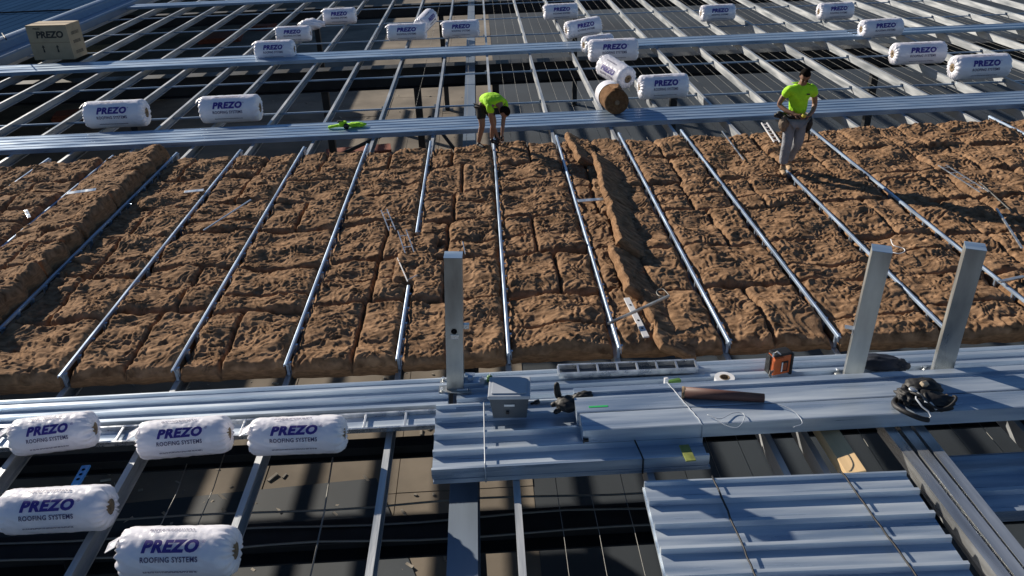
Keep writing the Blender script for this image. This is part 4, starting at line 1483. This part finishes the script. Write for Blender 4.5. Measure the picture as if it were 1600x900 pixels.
def cloth_stand(root):
    skin_obj('shirt', [(0, -.005, .93, .165, .125), (0.005, 0, 1.12, .168, .13), (.01, -.02, 1.32, .20, .15), (.012, -.035, 1.43, .15, .12),
                       (-.17, -.01, 1.40, .108), (-.245, .02, 1.24, .098), (.19, -.01, 1.40, .108), (.255, .02, 1.24, .098)],
             [(0, 1), (1, 2), (2, 3), (2, 4), (4, 5), (2, 6), (6, 7)], M['hivis'], root)
    skin_obj('trousers', [(0, 0, .93, .155, .12), (-.09, 0, .86, .105), (-.11, -.06, .5, .088), (-.12, -.03, .3, .082), (-.12, -.03, .14, .074),
                          (.09, 0, .86, .105), (.08, -.01, .5, .088), (.04, .12, .3, .082), (.03, .19, .14, .074)],
             [(0, 1), (1, 2), (2, 3), (3, 4), (0, 5), (5, 6), (6, 7), (7, 8)], M['trousers'], root)
    for (x, y) in ((-.12, -.02), (.03, .20)):
        skin_obj('boot', [(x, y + .02, .07, .05, .05), (x, y - .02, .13, .05, .05), (x, y - .02, .04, .048, .04), (x - .01, y - .12, .04, .045, .035), (x - .015, y - .20, .035, .036, .028)],
                 [(1, 0), (0, 2), (2, 3), (3, 4)], M['boot'], root)
    m_ = MB().lathe([(0, .001), (-.0, .001)], 8, 'Z')
    b_ = MB()
    prof = []
    ring = [(math.cos(a) * .178, math.sin(a) * .142) for a in np.linspace(0, 2 * math.pi, 33)[:-1]]
    n = 32
    vs = [(x, y, .93) for x, y in ring] + [(x, y, .985) for x, y in ring] + [(x * 1.05, y * 1.05, .985) for x, y in ring] + [(x * 1.05, y * 1.05, .93) for x, y in ring]
    fs = []
    for k in range(4):
        for j in range(n):
            fs.append([k * n + j, k * n + (j + 1) % n, ((k + 1) % 4) * n + (j + 1) % n, ((k + 1) % 4) * n + j])
    b_.add(vs, fs, True)
    b_.build('belt', M['black'], root)
    blob('tool_pouch', M['leather'], root, (-.20, -.04, .84), (.075, .085, .13), 31, .15)
    blob('tool_pouch', M['black'], root, (-.24, .02, .96), (.10, .06, .05), 33, .25)
    blob('tool_pouch', M['black'], root, (.20, .0, .82), (.06, .09, .14), 35, .15)
    MB().tube([(.21, -.05, .8), (.22, -.07, .6), (.215, -.06, .52)], .012, 6).build('hammer_handle', M['black'], root)
    me = MB()
    me.box((.09, -.161, 1.33), (.05, .006, .02))
    me.build('chest_print', M['carton_ink'], root)


c = at(1233, 268, .01)
make_person((c.x, c.y, .0), R(-4), dict(J=J, E=E, head=hc, look=look, hup=hup),
            'person in lime t-shirt and grey trousers standing, looking down at hands', cloth_stand)
c2 = at(1238, 176, 1.03)
bx = MB().box((0, 0, 0), (.07, .04, .05), rot=(.3, .2, .5), bev=.01)
tag(bx.build('hand_tool', mat('yellow_black_tool', (.6, .5, .05), .5), None, Vector((c.x, c.y, 0)) + Vector((.01, -.27, 1.02))), 'small yellow tool held at the standing worker\'s waist', 'tool')

# bending worker: local +x = the way he faces -------------------------------
J = [(-.15, 0, .80, .11, .10), (-.02, 0, .93, .10, .09), (.16, 0, .92, .115, .09), (.29, 0, .83, .058, .058)]
E = [(0, 1), (1, 2), (2, 3)]
hc2 = Vector((.40, 0, .74)); look2 = Vector((.35, 0, -.95)); hup2 = Vector((.92, 0, .25))
hJ, hE = head_mesh_joints(None, hc2, look2, hup2)
merge(J, E, hJ, hE, 3)
for s_ in (-1, 1):
    ids = limb(J, E, 2, [(.21, s_ * .17, .84, .056), (.22, s_ * .17, .70, .050), (.20, s_ * .14, .55, .043), (.22, s_ * .10, .42, .038), (.24, s_ * .055, .28, .028)])
    h_, e_ = hand((.24, s_ * .055, .28), (.1, -s_ * .1, -1), .8, s_, (0, -s_, 0))
    merge(J, E, h_[1:], [(a - 1, b - 1) for a, b in e_ if a > 0], ids[-1])
    limb(J, E, 0, [(-.16, s_ * .10, .74, .09), (-.07, s_ * .14, .44, .058), (-.13, s_ * .15, .27, .052), (-.18, s_ * .16, .09, .036)])
def cloth_bend(root):
    skin_obj('shirt', [(-.21, 0, .81, .14, .135), (-.04, 0, .935, .165, .15), (.16, 0, .92, .19, .15), (.26, 0, .86, .13, .12),
                       (.21, -.17, .84, .085), (.222, -.175, .70, .078), (.21, .17, .84, .085), (.222, .175, .70, .078)],
             [(0, 1), (1, 2), (2, 3), (2, 4), (4, 5), (2, 6), (6, 7)], M['hivis'], root)
    skin_obj('shorts', [(-.15, 0, .79, .12, .12), (-.155, -.09, .72, .10), (-.095, -.135, .52, .088), (-.155, .09, .72, .10), (-.095, .135, .52, .088)],
             [(0, 1), (1, 2), (0, 3), (3, 4)], M['shorts'], root)
    for s_ in (-1, 1):
        skin_obj('shoe', [(-.18, s_ * .16, .10, .045), (-.18, s_ * .16, .045, .046, .042), (-.08, s_ * .17, .04, .044, .034), (0.0, s_ * .175, .032, .034, .026)],
                 [(0, 1), (1, 2), (2, 3)], M['black'], root)
        skin_obj('glove', [(.24, s_ * .055, .27, .034, .03), (.245, s_ * .048, .20, .040, .03), (.25, s_ * .045, .15, .038, .03)], [(0, 1), (1, 2)], M['black'], root)


c = at(760, 231, .01)
make_person((c.x + .10, c.y + .04, .0), R(-50), dict(J=J, E=E, head=hc2, look=look2, hup=hup2),
            'person in lime t-shirt and black shorts bending down over a rail', cloth_bend)

for o_ in [ob for ob in bpy.data.objects if ob.parent is None]:
    if o_.name == 'work_glove': o_.scale = (1.35, 1.35, 1.35)
    if o_.name == 'tool_harness': o_.scale = (1.2, 1.2, 1.2)
